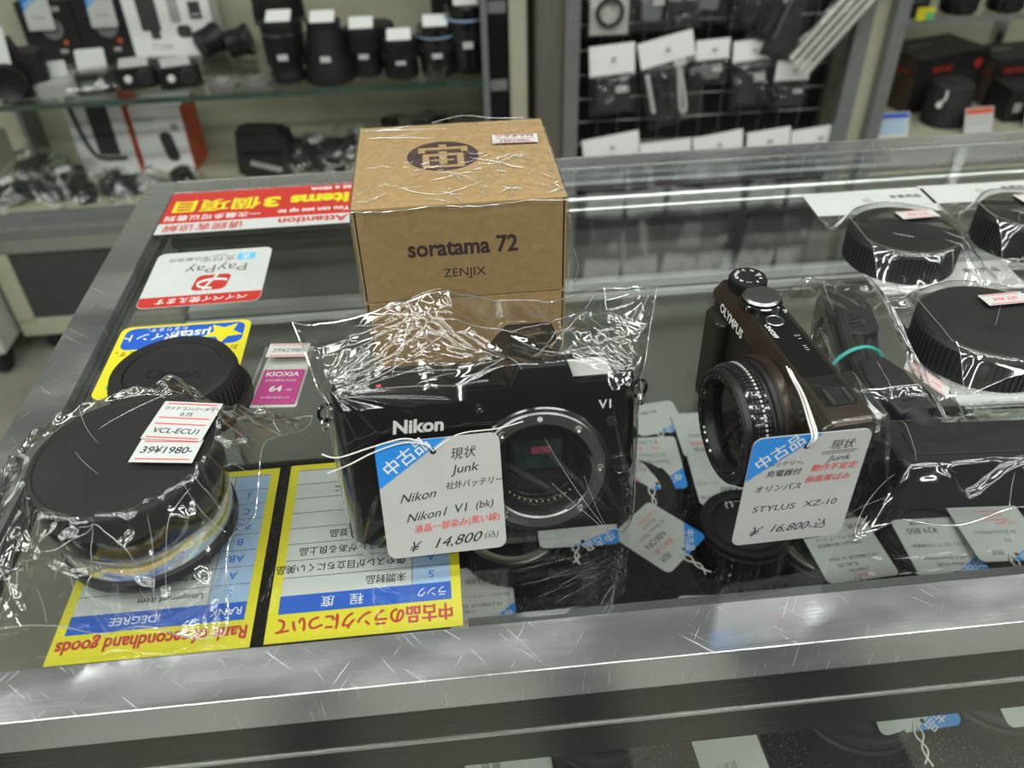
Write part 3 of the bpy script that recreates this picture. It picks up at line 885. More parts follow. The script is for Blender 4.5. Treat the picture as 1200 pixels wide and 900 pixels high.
    y2 = y2 + h2 * np.interp(v2, [0, .7, 1], [.4, 1.1, 1.8]); z2 = z2 - h2 * np.interp(v2, [0, .8, 1], [0, .6, 1.45])
    d2 = folds(x2, z2, 55, 13, (-7, 7, 2, 9.5), (.1, .35), (.3, .9), (1.5, 5)) 
    P2 = np.stack([x2, y2 + d2, z2], -1)
    b = MB('film'); b.grid(P2, 'film', V)
    PW2 = (np.array(V)[:3, :3] @ P2.reshape(-1, 3).T).T.reshape(P2.shape) + np.array(V)[:3, 3]
    creases(b, PW2, 14, 20, lambda uu, vv: vv > .6, ln=(.08, .3))
    b.build('rear_film', t, angle=180)
    b = MB('seam')
    for row in (P[:, -1], P[0], P[-1]):
        b = MB('seam'); b.tube([V @ Vector(q) for q in row[::3]], .028, 5); b.build('film_edge', t)
bag_v1()

# ------------------------------------------------------------------ hanging price tags
def tag_card(b, w, h, texts, r=.35, corner=True, th=.035, small=False, paper='paper_tag'):
    b.prism(rrect(w, h, r), 0, th, paper)
    z = th + .006
    if corner:
        q = [p for p in rrect(w, h, r) ]
        # blue corner in the upper left, cut by a slanting line
        cut = []
        x0, x1 = -w/2, -w/2 + w * .58; y0, y1 = h/2 - h * .38, h/2
        for k in range(6):
            a = rad(90 + 90 * k / 5)
            cut.append((-w/2 + r + r * math.cos(a), h/2 - r + r * math.sin(a), z))
        b.poly(cut + [(x0, y0, z), (x1, y1, z)], 'blue')
        ang = math.degrees(math.atan2(y1 - y0, x1 - x0))
        mx, my = (x0 + x1) / 2, (y0 + y1) / 2
        nx, ny = -math.sin(rad(ang)), math.cos(rad(ang))
        b.text('中古品', w * .148, 'white', mx + nx * w * .082, my + ny * w * .082, z + .006, rot=ang, bold=.012)
        b.prism(circle(w * .026, 14, x1 - w * .12, y1 - h * .105), z - .004, z + .002, 'dark_void')
    for t in texts:
        body, x, y, sz, mt = t[:5]
        kw = t[5] if len(t) > 5 else {}
        b.text(body, sz, mt, x * w, y * h, z + .004, align=kw.get('al', 'C'), rot=kw.get('rot', 0), shear=kw.get('sh', 0), bold=kw.get('b', 0), sx=kw.get('sx', 1))
    return b
def price_tag(name, label, loc, rot, w, h, texts, strings, corner=True, group=None, lines=(), paper='paper_tag', r=.35):
    t = thing(name, label, 'price tag', loc, rot, group)
    b = tag_card(MB(paper), w, h, texts, corner=corner, paper=paper, r=r)
    for (x, y, ww, hh, mt) in lines: b.rect(x * w, y * h, ww * w, hh, .046, mt)
    b.build('card', t)
    if strings:
        b = MB('string')
        inv = (T(*loc, rx=rot[0], ry=rot[1], rz=rot[2])).inverted() if False else None
        for pts, rr in strings: b.tube(pts, rr, 6, sub=6)
        b.build('string', t)
    return t

hand = dict(sh=.25)
tag1 = [('現状', .20, .36, .50, 'ink', dict(sh=.25, rot=3, sx=.95)), ('Junk', .20, .235, .50, 'ink', dict(sh=.3, rot=4, sx=1.1)),
        ('社外バッテリー', .27, .10, .34, 'ink', dict(sh=.25, sx=.9, rot=2, b=.004)),
        ('Nikon', -.20, .035, .52, 'ink', dict(sh=.5, rot=6, sx=1.05)), ('Nikon1', -.14, -.135, .50, 'ink', dict(sh=.5, rot=6, sx=1.05)), ('V1', .15, -.105, .52, 'ink', dict(sh=.3, rot=4)), ('(bk)', .34, -.09, .44, 'ink', dict(sh=.3, rot=4)),
        ('液晶一部染み(黒い線)', .10, -.235, .37, 'red_ink', dict(sh=.2, rot=4, b=.008, sx=.92)),
        ('¥', -.26, -.41, .62, 'ink', dict(sh=.5)), ('14,800', .10, -.385, .60, 'ink', dict(sh=.5, rot=4, sx=1.15)), ('(込)', .38, -.37, .34, 'ink', dict(sh=.3))]
price_tag('price_tag', 'handwritten white price tag reading Junk, leaning on the black camera in its bag', (-.95, 21.95, 2.98), (73.5, 0, 1.5), 4.55, 4.9, tag1,
          [([(-.17, 1.95, .06), (-.5, 2.35, .14), (-1.2, 2.58, .1), (-2.4, 2.35, .08), (-3.6, 2.05, .02), (-4.2, 2.1, -.3)], .028),
           ([(-.17, 1.95, .06), (-.45, 2.28, .14), (-1.2, 2.42, .1), (-2.3, 2.15, .08), (-3.2, 1.75, .04), (-4.1, 1.3, -.3)], .028), ([(-.17, 1.97, .06), (.8, 2.5, .0), (2.2, 2.55, -.05), (3.2, 2.7, -.12)], .022)])

# ------------------------------------------------------------------ the brown compact camera
RZ = -84.5
oly = thing('compact_camera', 'dark brown compact camera standing side-on with its black lens barrel facing left', 'camera', (12.12, 25.85, 0), (0, 0, RZ))
L_, Hh, D_ = 10.2, 6.0, 2.3
b = MB('bronze_dark'); b.prism(rrect(L_, D_, .55, 6, 0, D_/2), 0, Hh - .55, bev=.12, seg=2)
b.build('body', oly)
b = MB('bronze')                                    # top housing with sloped front shoulder
pr_ = [(.08, Hh - .75), (-.02, Hh - .70), (.0, Hh - .5), (.42, Hh), (D_ - .25, Hh), (D_, Hh - .25), (D_, Hh - .75)]
vs = []; n = len(pr_)
xs_ = [-L_/2, -L_/2 + .22, L_/2 - .45, L_/2 - .05]
ins = [.25, 0, 0, .4]
for xx, q in zip(xs_, ins):
    for (yy, zz) in pr_:
        cy_, cz_ = D_/2, Hh - .5
        vs.append((xx, cy_ + (yy - cy_) * (1 - q * .35), cz_ + (zz - cz_) * (1 - q * .6)))
fs = [(i*n+k, (i+1)*n+k, (i+1)*n+(k+1) % n, i*n+(k+1) % n) for i in range(3) for k in range(n)] + [tuple(range(n)), tuple(range(3*n, 4*n))[::-1]]
b.add(vs, fs)
bmesh.ops.recalc_face_normals(b.bm, faces=b.bm.faces)
b.build('top_housing', oly)
b = MB('black_gloss'); b.prism(rrect(6.6, 1.3, .25, 4, .9, 1.25), Hh - .02, Hh + .025, bev=.01)
b.prism(rrect(.9, .9, .1, 4, 3.7, 1.25), Hh + .02, Hh + .10, 'black', bev=.03)
for s_ in (-.36, .36): b.box(3.3, 4.1, 1.25 + s_ - .07, 1.25 + s_ + .07, Hh + .02, Hh + .16, 'steel')
b.build('top_panel', oly)
b = MB('bronze_dark'); b.prism(rrect(1.6, .7, .3, 5, -3.7, -.18), .5, Hh - 1.0, bev=.15); b.build('grip', oly)
def knob(loc, R, h, nrib, mt, name, top, parent=oly):
    b = MB(mt); X = T(*loc)
    b.lathe([(R, 0), (R, h * .85), (R * .94, h), (.0001, h)], 48, mt, X)
    if nrib: b.ribs(R, .05, h * .8, nrib, .05, .03, mt, X)
    top(b, X, h)
    return b.build(name, parent)
def dial_top(b, X, h):
    for k, g in enumerate(['P', 'A', 'S', 'M', 'C', 'ART', 'SCN', 'iA', '▭']):
        a = 40 * k + 20
        b.text(g, .2, 'white', .53 * math.cos(rad(a)), .53 * math.sin(rad(a)), h + .008, rot=a - 90, X=X, bold=.02)
    b.rect(.02, .45, .04, .3, h + .008, 'white', X)
knob((-4.15, 1.15, Hh + .02), .80, .55, 40, 'black', 'mode_dial', dial_top)
def sh_top(b, X, h):
    b.lathe([(.72, h), (.80, h + .1), (.70, h + .2), (.0001, h + .24)], 40, 'steel', X)
knob((-2.75, 1.15, Hh + .02), .9, .28, 0, 'black_gloss', 'zoom_ring', sh_top)
def pw_top(b, X, h):
    b.lathe([(.30, h + .01), (.36, h + .03), (.40, h)], 28, 'steel', X)
knob((-1.35, 1.15, Hh + .02), .40, .08, 0, 'black', 'power_button', pw_top)
b = MB('white')
Tt = T(0, 0, Hh + .034)
b.text('ON/OFF', .28, 'white', -.75, .75, 0, X=Tt, bold=.02)
b.text('ISO', .22, 'white', -3.3, 1.9, 0, X=Tt); b.text('Fn', .25, 'white', -2.0, 1.95, 0, X=Tt, bold=.01)
b.text('▯ ı', .25, 'white', -.15, 1.65, 0, X=Tt); b.text('▮▮▮', .14, 'greylabel', .6, 1.6, 0, X=Tt)
fx = Matrix.Translation((-2.75, -.035, Hh - .62)) @ Matrix.Rotation(rad(84), 4, 'X')
b.text('OLYMPUS', .56, 'white', 0, 0, .02, X=fx, bold=.03, sx=.95)
b.build('lettering', oly)
LX, LZ = 1.2, 3.05
Lm = T(LX, 0, LZ, rx=90)
b = MB('black_gloss')
b.lathe([(2.75, -.1), (2.75, .25), (2.65, .34)], 72, 'bronze', Lm)
b.lathe([(2.62, .2), (2.62, .55), (2.5, .6), (2.5, .75)], 72, 'black', Lm)
b.build('lens_base', oly)
b = MB('black')
b.lathe([(2.50, .7), (2.52, .75), (2.52, 1.45), (2.46, 1.52), (2.42, 1.52)], 80, 'black_gloss', Lm)
for zz in (.86, 1.02, 1.18, 1.34):
    b.ribs(2.52, zz - .05, zz + .05, 84, .10, .03, 'greylabel' if zz == 1.02 else 'black2', Lm)
b.build('control_ring', oly)
b = MB('black_gloss')
b.lathe([(2.42, 1.5), (2.40, 1.75), (2.30, 1.85), (2.0, 1.80), (1.82, 1.55), (1.78, 1.35)], 72, 'black', Lm)
b.lathe([(2.0, 1.805), (1.97, 1.83), (1.93, 1.74)], 72, 'black_gloss', Lm)
for k in range(30):
    a = rad(20 + 9 * k)
    b.text('OLYMPUS LENS iZUIKO DIGITAL ED'[k], .17, 'greylabel', 2.13 * math.cos(a), 2.13 * math.sin(a), 1.84, rot=math.degrees(a) + 90, X=Lm)
b.build('lens_barrel', oly)
b = MB('lens_glass')
b.lathe([(1.80, 1.36), (1.2, 1.40), (.6, 1.42), (.0001, 1.43)], 48, 'black_gloss', Lm)
b.poly([(-.5, -1.5, 1.45), (.35, .1, 1.45), (1.1, 1.2, 1.45), (.9, 1.3, 1.45), (.1, .2, 1.45)], 'lens_glass', Lm)
b.tube([(-.35, -1.65, 1.42), (.3, 0, 1.44), (.9, 1.5, 1.42)], .03, 5, 'black2', Lm); b.tube([(.3, 0, 1.44), (1.6, -.6, 1.42)], .03, 5, 'black2', Lm)
b.build('shutter_blades', oly)
b = MB('steel'); b.box(L_/2 - .12, L_/2 + .05, .6, 1.6, 4.2, 4.5, bev=.03); b.tube([(L_/2 + .02, .8, 4.35), (L_/2 + .35, 1.1, 4.35), (L_/2 + .02, 1.4, 4.35)], .05, 6, sub=4); b.build('strap_lug', oly)
# a scrap of the bag film stretched over its near end
def oly_film():
    x, v = np.meshgrid(np.linspace(2.6, 5.7, 60), np.linspace(0, 1, 70), indexing='ij')
    y = np.interp(v, [0, .2, .75, 1], [-.12, -.1, D_ + .1, D_ + .6]); z = np.interp(v, [0, .3, .75, 1], [Hh - .9, Hh + .22, Hh + .22, Hh - 1.2])
    x2 = x; z = z - np.clip(x - 5.12, 0, 1) * 3.0
    d = folds(x, v * 4, 5, 8, (2.6, 5.7, 0, 4), (.02, .06), (.1, .3), (1, 3))
    b = MB('film'); b.grid(np.stack([x2, y, z + np.abs(d)], -1))
    b.build('film_cover', oly, angle=180)
oly_film()
tag2 = [('現状', .27, .385, .46, 'ink', dict(sh=.2)), ('Junk', .27, .27, .38, 'ink', dict(sh=.3, sx=1.25)),
        ('動作不安定', .25, .19, .345, 'red_ink', dict(sh=.2, b=.014)), ('画面黄ばみ', .22, .09, .345, 'red_ink', dict(sh=.2, b=.014)),
        ('バッテリー、', -.18, .26, .25, 'ink', dict(sh=.2, b=.004)), ('充電器付', -.18, .175, .33, 'ink', dict(sh=.2, b=.01)), ('オリンパス', -.20, .04, .36, 'ink', dict(sh=.2, b=.004)),
        ('STYLUS', -.19, -.15, .40, 'ink', dict(sh=.1, sx=1.25)), ('XZ-10', .22, -.145, .42, 'ink', dict(sh=.1, sx=1.15)),
        ('¥', -.30, -.375, .68, 'ink', dict(sh=.5)), ('16,800-込', .08, -.36, .54, 'ink', dict(sh=.4, sx=1.05))]
price_tag('price_tag', 'handwritten white price tag ending 16,800, hanging from the brown compact camera', (11.95, 20.15, 3.66), (87, 2, 3), 4.36, 5.15, tag2,
          [([(-.17, 2.03, .06), (-.12, 2.5, .12), (-.05, 2.78, -.5), (.35, 2.74, -2.0), (.75, 2.52, -3.8), (1.25, 2.47, -5.9)], .035),
           ([(-.17, 2.03, .06), (.05, 2.5, .12), (.12, 2.78, -.5), (.48, 2.74, -2.0), (.85, 2.52, -3.8), (1.28, 2.47, -5.9)], .035),
           ([(-.17, 2.03, .06), (-.02, 2.45, .14), (.02, 2.80, -.4), (.44, 2.76, -2.0), (.78, 2.54, -3.6), (1.3, 2.47, -5.8)], .035)],
          lines=[(.26, .33, .30, .03, 'ink'), (.25, .312, .28, .025, 'ink')])

# ------------------------------------------------------------------ wide converter in its bag
VX, VY = -12.95, 24.55
vcl = thing('wide_converter_lens', 'silver barrelled converter lens with wide black caps inside a crumpled bag', 'lens', (VX, VY, 0), (0, 0, 0))
b = MB('black'); b.lathe([(.0001, 0), (3.3, 0), (3.42, .1), (3.42, .5), (3.30, .62)], 64, 'black'); b.build('rear_cap', vcl)
b = MB('chrome'); b.lathe([(3.30, .55), (3.34, .65), (3.34, 1.75), (3.28, 1.85)], 72, 'chrome'); b.build('barrel', vcl)
b = MB('black_gloss'); b.lathe([(3.2, 1.85), (3.42, 1.9), (3.5, 2.2), (3.5, 3.1), (3.46, 3.15)], 72, 'black_gloss'); b.build('front_ring', vcl)
b = MB('black')
b.lathe([(3.46, 3.05), (3.54, 3.1), (3.54, 3.95), (3.44, 4.1), (3.25, 4.14), (3.2, 4.06), (.0001, 4.05)], 72, 'black2')
b.text('SONY', .80, 'dark_void', .1, -.1, 4.07, bold=.02, sx=1.3, rot=4)
b.build('front_cap', vcl)
def ground_bag(name, label, poly, hfun, seeds, res=.085, nf=60, famp=(.06, .24), ncr=30, cramp=.16, base=.06, fw=(.2, .8), ncrease=90, stars=(), cok=None):
    """film lying over goods: an outline on the glass and a height for every point"""
    t = thing(name, label, 'bag')
    (x0, y0), (x1, y1), (x2, y2), (x3, y3) = poly          # near-left, near-right, far-right, far-left
    nu = int(max(math.hypot(x1-x0, y1-y0), math.hypot(x2-x3, y2-y3)) / res); nv = int(max(math.hypot(x3-x0, y3-y0), math.hypot(x2-x1, y2-y1)) / res)
    u, v = np.meshgrid(np.linspace(0, 1, nu), np.linspace(0, 1, nv), indexing='ij')
    x = (1-u)*(1-v)*x0 + u*(1-v)*x1 + u*v*x2 + (1-u)*v*x3
    y = (1-u)*(1-v)*y0 + u*(1-v)*y1 + u*v*y2 + (1-u)*v*y3
    rg = np.random.RandomState(seeds[0])
    e = np.minimum(np.minimum(u, 1-u) * nu * res, np.minimum(v, 1-v) * nv * res)
    wob = np.clip(1 - e / 2.5, 0, 1)
    x = x + wob * .16 * np.sin(y * 1.3 + seeds[0]); y = y + wob * .16 * np.sin(x * 1.1 + seeds[1])
    h, free = hfun(x, y)
    box = (x.min(), x.max(), y.min(), y.max())
    d = folds(x, y, seeds[0], nf, box, famp, fw, (1.5, 6)) + crumple(x, y, seeds[1], ncr, box, cramp) - cramp * .3
    hh = h + d * free * np.clip(e / .6, .15, 1) + np.abs(folds(x, y, seeds[0] + 5, 7, box, (.02, .07), (.12, .35), (1, 4))) * (1 - free)
    hh = np.maximum(hh, base + .02 * np.abs(d))
    hh = np.where(free < .02, np.maximum(hh, h), hh)
    P = np.stack([x, y, hh], -1)
    b = MB('film'); b.grid(P)
    fr_ = free
    creases(b, P, seeds[0] + 3, ncrease, lambda uu, vv: fr_[int(uu * (nu - 1)), int(vv * (nv - 1))] > .3, ln=(.05, .26), stars=stars)
    creases(b, P, seeds[0] + 4, 6, lambda uu, vv: True, ln=(.15, .4), r=.011)
    f = b.build('top_film', t, angle=180)
    b = MB('seam')
    ring = [P[i, 0] for i in range(0, nu, 3)] + [P[-1, j] for j in range(0, nv, 3)] + [P[i, -1] for i in range(nu-1, -1, -3)] + [P[0, j] for j in range(nv-1, 0, -3)]
    b.tube([tuple(q) for q in ring], .025, 5, cyc=True); b.build('film_edge', t)
    return t, P
def vcl_h(x, y):
    r = np.hypot(x - VX, y - VY)
    th = np.arctan2(y - VY, x - VX)
    R = 3.62
    fall = 3.6 + 1.2 * np.sin(th * 2 + .4) + .8 * np.sin(5 * th) + .4 * np.sin(9 * th + 1)
    k = np.clip((r - R) / np.maximum(fall, .8), 0, 1)
    h = 4.22 * (1 - k) ** 1.25 + .08
    return h, np.clip((r - 3.35) / .4, 0, 1)
vb, P = ground_bag('plastic_bag', 'crumpled clear plastic bag wrapped over the silver converter lens', [(-20.3, 19.0), (-9.3, 18.9), (-6.9, 30.6), (-18.6, 30.9)], vcl_h, (21, 22), nf=120, famp=(.12, .45), ncr=24, cramp=.14, fw=(.12, .5))
b = MB('paper')
price_sticker(b, 2.42, 2.3, T(-10.93, 25.9, 4.40, rx=-1, rz=-11), [('ワイドコンバーター', .72, .235, 'ink'), ('0.75', .38, .30, 'ink'), ('VCL-ECU1', -.62, .42, 'ink')], red=(.44, .06, -.10, -.45))
price_sticker(b, 2.42, 1.3, T(-11.18, 24.2, 4.385, rx=-1, rz=-8), [('39¥1980-', .05, .52, 'ink')], red=(.40, -.36))
b.build('price_sticker', vb)

# ------------------------------------------------------------------ black body cap on the point card
cc = thing('lens_rear_cap', 'matt black ribbed lens rear cap lying on the yellow point card sticker', 'lens cap', (-13.4, 32.5, .06))
b = MB('black'); b.lathe([(.0001, 0), (3.3, 0), (3.36, .08), (3.36, .42), (3.28, .5), (2.95, .5)], 72, 'black2'); b.build('flange', cc)
b = MB('black'); b.lathe([(2.92, .45), (2.92, 1.85), (2.84, 2.05), (2.72, 2.1), (2.26, 2.1), (2.22, 2.0), (2.0, 1.97), (.0001, 1.97)], 72, 'black2')
b.ribs(2.92, .55, 1.75, 60, .14, .055, 'black2'); b.build('ribbed_wall', cc)
b = MB('black'); b.text('Canon', .95, 'black', .05, -.1, 1.985, bold=.03, sx=1.05, rot=-4); b.build('lettering', cc)

# ------------------------------------------------------------------ memory card in its case
kx = thing('memory_card_case', 'small clear case holding a memory card with a magenta label', 'memory card', (-8.78, 34.1, .02), (0, 0, -5.5))
b = MB('film'); b.prism(rrect(2.5, 5.3, .2), 0, .55, 'film', bev=.06); b.build('clear_case', kx)
b = MB('paper'); b.prism(rrect(2.3, 5.0, .15), .05, .12, 'card_white'); b.build('card_back', kx)
b = MB('magenta'); b.prism(rrect(2.05, 2.7, .05, cx=0, cy=-.95), .12, .2, 'magenta')
b.text('KIOXIA', .50, 'white', 0, .02, .21, bold=.02); b.text('EXCERIA PLUS', .24, 'white', 0, -.5, .21); b.text('64', .62, 'white', -.12, -1.15, .21, bold=.03); b.text('GB', .22, 'white', .55, -1.25, .21)
b.text('R:100 W:65 U3', .22, 'white', 0, -1.85, .21); b.build('label', kx)
b = MB('paper'); price_sticker(b, 2.1, 1.15, T(0, 1.55, .57), [('39¥2980', .0, .46, 'grey_ink')], red=(.40, -.40)); b.build('price_sticker', kx)

# ------------------------------------------------------------------ three bagged lens hoods
def capbag(loc, rz, label_cap, label_bag, R, h, w, d, seed, hdr, ox=1.4, oy=0.6, cardtext=True):
    c = thing('lens_hood_cap', label_cap, 'lens cap', loc, (0, 0, rz), 'ribbed black lens caps in header bags')
    b = MB('black2'); b.lathe([(.0001, 0), (R - .1, 0), (R, .1), (R, h - .25), (R - .15, h - .05), (R - .35, h), (.0001, h - .02)], 64, 'black2'); b.build('cap', c)
    b = MB('black2'); b.ribs(R, .15, h - .3, 76, .14, .05, 'rubber'); b.build('grip_ribs', c)
    X = T(*loc, rz=rz)
    t = thing('header_bag', label_bag, 'bag', (loc[0] + ox, loc[1] + oy, loc[2]), (0, 0, rz), 'header card bags on the counter')
    nu, nv = int(w / .09), int(d / .09)
    x, y = np.meshgrid(np.linspace(-w/2, w/2, nu), np.linspace(-d/2 - .2, d/2, nv), indexing='ij')
    r = np.hypot(x + ox, y + oy)
    th = np.arctan2(y + oy, x + ox)
    k = np.clip((r - R - .1) / (1.5 + .5 * np.sin(3 * th + seed) + .3 * np.sin(7 * th)), 0, 1)
    hh = (h + .06) * (1 - k) ** 1.2 + .05
    box = (-w/2, w/2, -d/2, d/2)
    free = np.clip((r - R + .1) / .5, 0, 1)
    dd = folds(x, y, seed, 22, box, (.06, .2), (.2, .8), (1.5, 5)) + crumple(x, y, seed + 1, 18, box, .12)
    hh = hh + np.maximum(dd, 0) * free * np.clip((d/2 - y) / 1.0, 0, 1) * .9 + np.abs(folds(x, y, seed + 2, 9, box, (.03, .10), (.3, .9), (1.5, 5))) * (1 - free)
    P = np.stack([x, y, hh], -1)
    b = MB('film'); b.grid(P)
    creases(b, P, seed + 9, 46, lambda uu, vv: free[int(uu * (nu - 1)), int(vv * (nv - 1))] > .4, ln=(.06, .24))
    creases(b, P, seed + 10, 6, lambda uu, vv: True, ln=(.12, .35), r=.012)
    b.build('film', t, angle=180)
    for row in (P[::2, 0], P[0, ::3], P[-1, ::3]):
        b = MB('seam'); b.tube([tuple(q) for q in row], .024, 5); b.build('film_edge', t)
    b = MB('paper')
    b.box(-w/2, w/2, d/2 - .05, d/2 + hdr, .06, .10, 'paper')
    b.prism(circle(.36, 20, -.2, d/2 + hdr * .55), .10, .105, 'greylabel')
    if cardtext:
        b.text('未使用品', .55, 'ink', w * .30, d/2 + hdr * .68, .106, bold=.015); b.text('レンズリア', .46, 'greylabel', w * .33, d/2 + hdr * .26, .106)
    b.build('header_card', t)
    b = MB('paper'); price_sticker(b, 2.3, 1.05, T(R * .42 - ox, R * .42 - oy, h + .22, rx=-3, rz=4), [('39¥ 220', 0, .40, 'red_ink')], red=(.40, -.40)); b.build('price_sticker', t)
    return t
capbag((26.6, 41.2, .04), -2, 'black ribbed lens cap in the farther header bag, left of the corner one', 'clear header bag beside the rear rail, holding one black ribbed cap', 3.1, 2.0, 8.4, 9.6, 41, 3.2, 1.5, .9)
capbag((26.4, 31.7, .04), -2, 'black ribbed lens cap in the nearer header bag, beside the cable bag', 'clear header bag behind the cable bag, holding one black ribbed cap', 3.40, 2.0, 8.6, 9.4, 51, 3.0, 1.5, .9)
capbag((34.6, 42.2, .04), -2, 'black ribbed lens cap in the header bag cut off by the right picture edge', 'clear header bag cut off by the right picture edge, far along the counter', 2.6, 2.2, 8.2, 9.0, 61, 2.6, 1.6, .9)
# the bag in front of them, white header and zip strip, cut by the frame edge
zb = thing('zip_bag', 'flat zip bag with a white header card cut off at the right picture edge', 'bag', (27.5, 28.1, .05), (0, 0, -3))
b = MB('paper'); b.box(-4.2, 4.5, -.6, 2.6, .03, .10, bev=.01); b.build('header_card', zb)
b = MB('pouch'); b.box(-4.0, 4.5, -5.2, -1.1, .03, .25, 'khaki', bev=.1); b.build('grey_insert', zb)
b = MB('film')
x, y = np.meshgrid(np.linspace(-4.3, 4.6, 70), np.linspace(-5.5, -.5, 60), indexing='ij')
b.grid(np.stack([x, y, .32 + np.abs(folds(x, y, 90, 24, (-4, 4, -5, 0), (.03, .14), (.1, .4), (1, 3)))], -1)); b.build('film', zb, angle=180)
b = MB('light_blue'); b.tube([(-4.2, -.75, .28), (4.5, -.75, .28)], .06, 6, 'seam'); b.tube([(-4.2, -.98, .28), (4.5, -.98, .28)], .06, 6, 'seam'); b.build('zip_strip', zb)

# ------------------------------------------------------------------ cables and charger in a bag
ca = thing('cable_bundle', 'folded black cables held by a teal rubber band in a clear bag', 'cable', (0, 0, 0))
b = MB('rubber')
for k, (dx, dz, ln) in enumerate(((-.75, .5, 0), (-.35, 1.2, .5), (.2, .55, .2), (.55, 1.35, -.4), (-.1, 1.85, .1))):
    b.tube([(18.3 + dx * 1.2, 24.6, .5 + dz * .5), (18.1 + dx, 27.0, .45 + dz), (18.4 + dx * .8, 29.6, .4 + dz), (19.1 + dx * 1.3, 32.2, .45 + dz), (19.8 + dx * 1.2 + ln, 34.3, .5 + dz * .9),
            (20.5 + dx * .6 + .4, 34.6, .4 + dz * .8), (20.7 + dx * .5, 33.0, .35 + dz * .7), (19.6 + dx * .6, 30.0, .35 + dz * .6), (19.4 + dx * .9, 27.2, .4 + dz * .5), (19.9 + dx, 24.8, .45 + dz * .4)], .30, 8, sub=6)
b.build('cable', ca)
b = MB('black2')
X = T(19.55, 33.0, 1.7, rz=12, rx=4)
b.prism(rrect(1.9, 3.6, .8, 6), -.6, .6, 'black2', X, bev=.2, seg=3)
for k in range(4): b.box(-.5, .1, -1.2 + .28 * k, -1.1 + .28 * k, .58, .66, 'rubber', X)
b.build('plug', ca)
b = MB('black2')
X = T(18.95, 26.4, 2.15, rz=8, rx=3)
b.prism([(-.85, -1.4), (.85, -1.4), (1.0, 1.0), (.6, 2.2), (-.6, 2.2), (-1.0, 1.0)], -.55, .55, 'black2', X, bev=.2, seg=3)
b.box(-.3, .3, .7, .85, .54, .58, 'dark_void', X); b.box(-.3, .3, -.8, -.65, .54, .58, 'dark_void', X)
b.lathe([(.62, 0), (.55, .9), (.42, 1.0), (.40, 1.6), (.3, 1.65)], 24, 'black2', X @ T(0, -1.3, 0, rx=90))
b.build('adapter_plug', ca)
rb = MB('teal')
rb.tube([(16.95, 28.9, .9), (17.15, 29.0, 2.1), (17.9, 29.15, 2.75), (18.9, 29.35, 2.75), (19.7, 29.5, 2.1), (19.9, 29.5, 1.0), (19.2, 29.3, .2), (17.6, 29.0, .2)], .10, 6, cyc=True, sub=6)
rb.tube([(19.7, 29.5, 2.1), (20.05, 29.6, 1.5), (19.95, 29.3, .9)], .09, 6, sub=5)
tag(rb.build('rubber_band'), 'teal rubber band wound around the black cables in the bag', 'rubber band')
ch = thing('battery_charger', 'black battery charger block in the clear bag, at the front of the cables', 'charger', (20.9, 22.9, .02), (0, 0, -4))
b = MB('black'); b.prism(rrect(7.6, 2.5, .5, 5), 0, 2.45, 'black', bev=.25, seg=3)
b.build('housing', ch)
b = MB('black2'); b.prism(rrect(4.4, 1.5, .2, 4, -.9, .1), 2.4, 2.52, 'black', bev=.05); b.build('battery_bay', ch)
def ch_h(x, y):
    def rectd(cx, cy, hx, hy): return np.hypot(np.clip(np.abs(x - cx) - hx, 0, 9), np.clip(np.abs(y - cy) - hy, 0, 9))
    ax = 18.2 + np.clip((y - 27) / 7, 0, 1) * 1.7
    d1 = np.hypot(np.clip(np.abs(x - ax) - 1.5, 0, 9), np.clip(np.abs(y - 30.5) - 4.4, 0, 9))
    d2 = rectd(20.9, 22.9, 3.85, 1.3)
    h = np.maximum(2.95 * np.clip(1 - d1 / 2.4, 0, 1) ** 1.1, 2.75 * np.clip(1 - d2 / 2.0, 0, 1) ** 1.2)
    return h + .06, np.clip(np.minimum(d1, d2) / .4, .12, 1)
cbg, P = ground_bag('plastic_bag', 'clear plastic bag over the black cables and battery charger', [(15.0, 20.4), (25.6, 20.3), (25.2, 38.6), (16.6, 38.9)], ch_h, (71, 72), nf=60, famp=(.08, .34), ncr=22, cramp=.12, fw=(.14, .6))
b = MB('paper'); price_sticker(b, 2.3, 1.0, T(21.75, 28.6, 1.25, ry=22, rx=-6, rz=-38), [('39¥ 1100', 0, .4, 'red_ink')], red=(.40, -.40)); b.build('price_sticker', cbg)

# ------------------------------------------------------------------ inside the counter: lenses on velvet and their tags
ZS = -17.0
def stock_lens(loc, R, h, label, kind=0):
    t = thing('camera_lens', label, 'lens', loc, (0, 0, 20 * kind), 'lenses on the velvet shelf')
    b = MB('black'); b.lathe([(R * .86, 0), (R * .9, .1), (R * .9, h * .3), (R, h * .36), (R, h * .85), (R * .96, h * .9), (R * .96, h), (R * .88, h)], 48, 'black'); b.build('barrel', t)
    b = MB('rubber'); b.ribs(R, h * .45, h * .78, 44, .16, .05, 'rubber'); b.build('focus_ring', t)
    b = MB('steel'); b.lathe([(R * .90, h + .01), (R * .84, h + .06), (R * .72, h - .02), (R * .70, h - .3)], 48, ['steel', 'chrome', 'black'][kind % 3], I4); b.build('filter_ring', t)
    b = MB('lens_glass'); b.lathe([(R * .71, h - .28), (R * .5, h - .12), (R * .25, h - .04), (.0001, h)], 40, 'lens_glass' if kind != 2 else 'black2'); b.build('front_element', t)
    return t
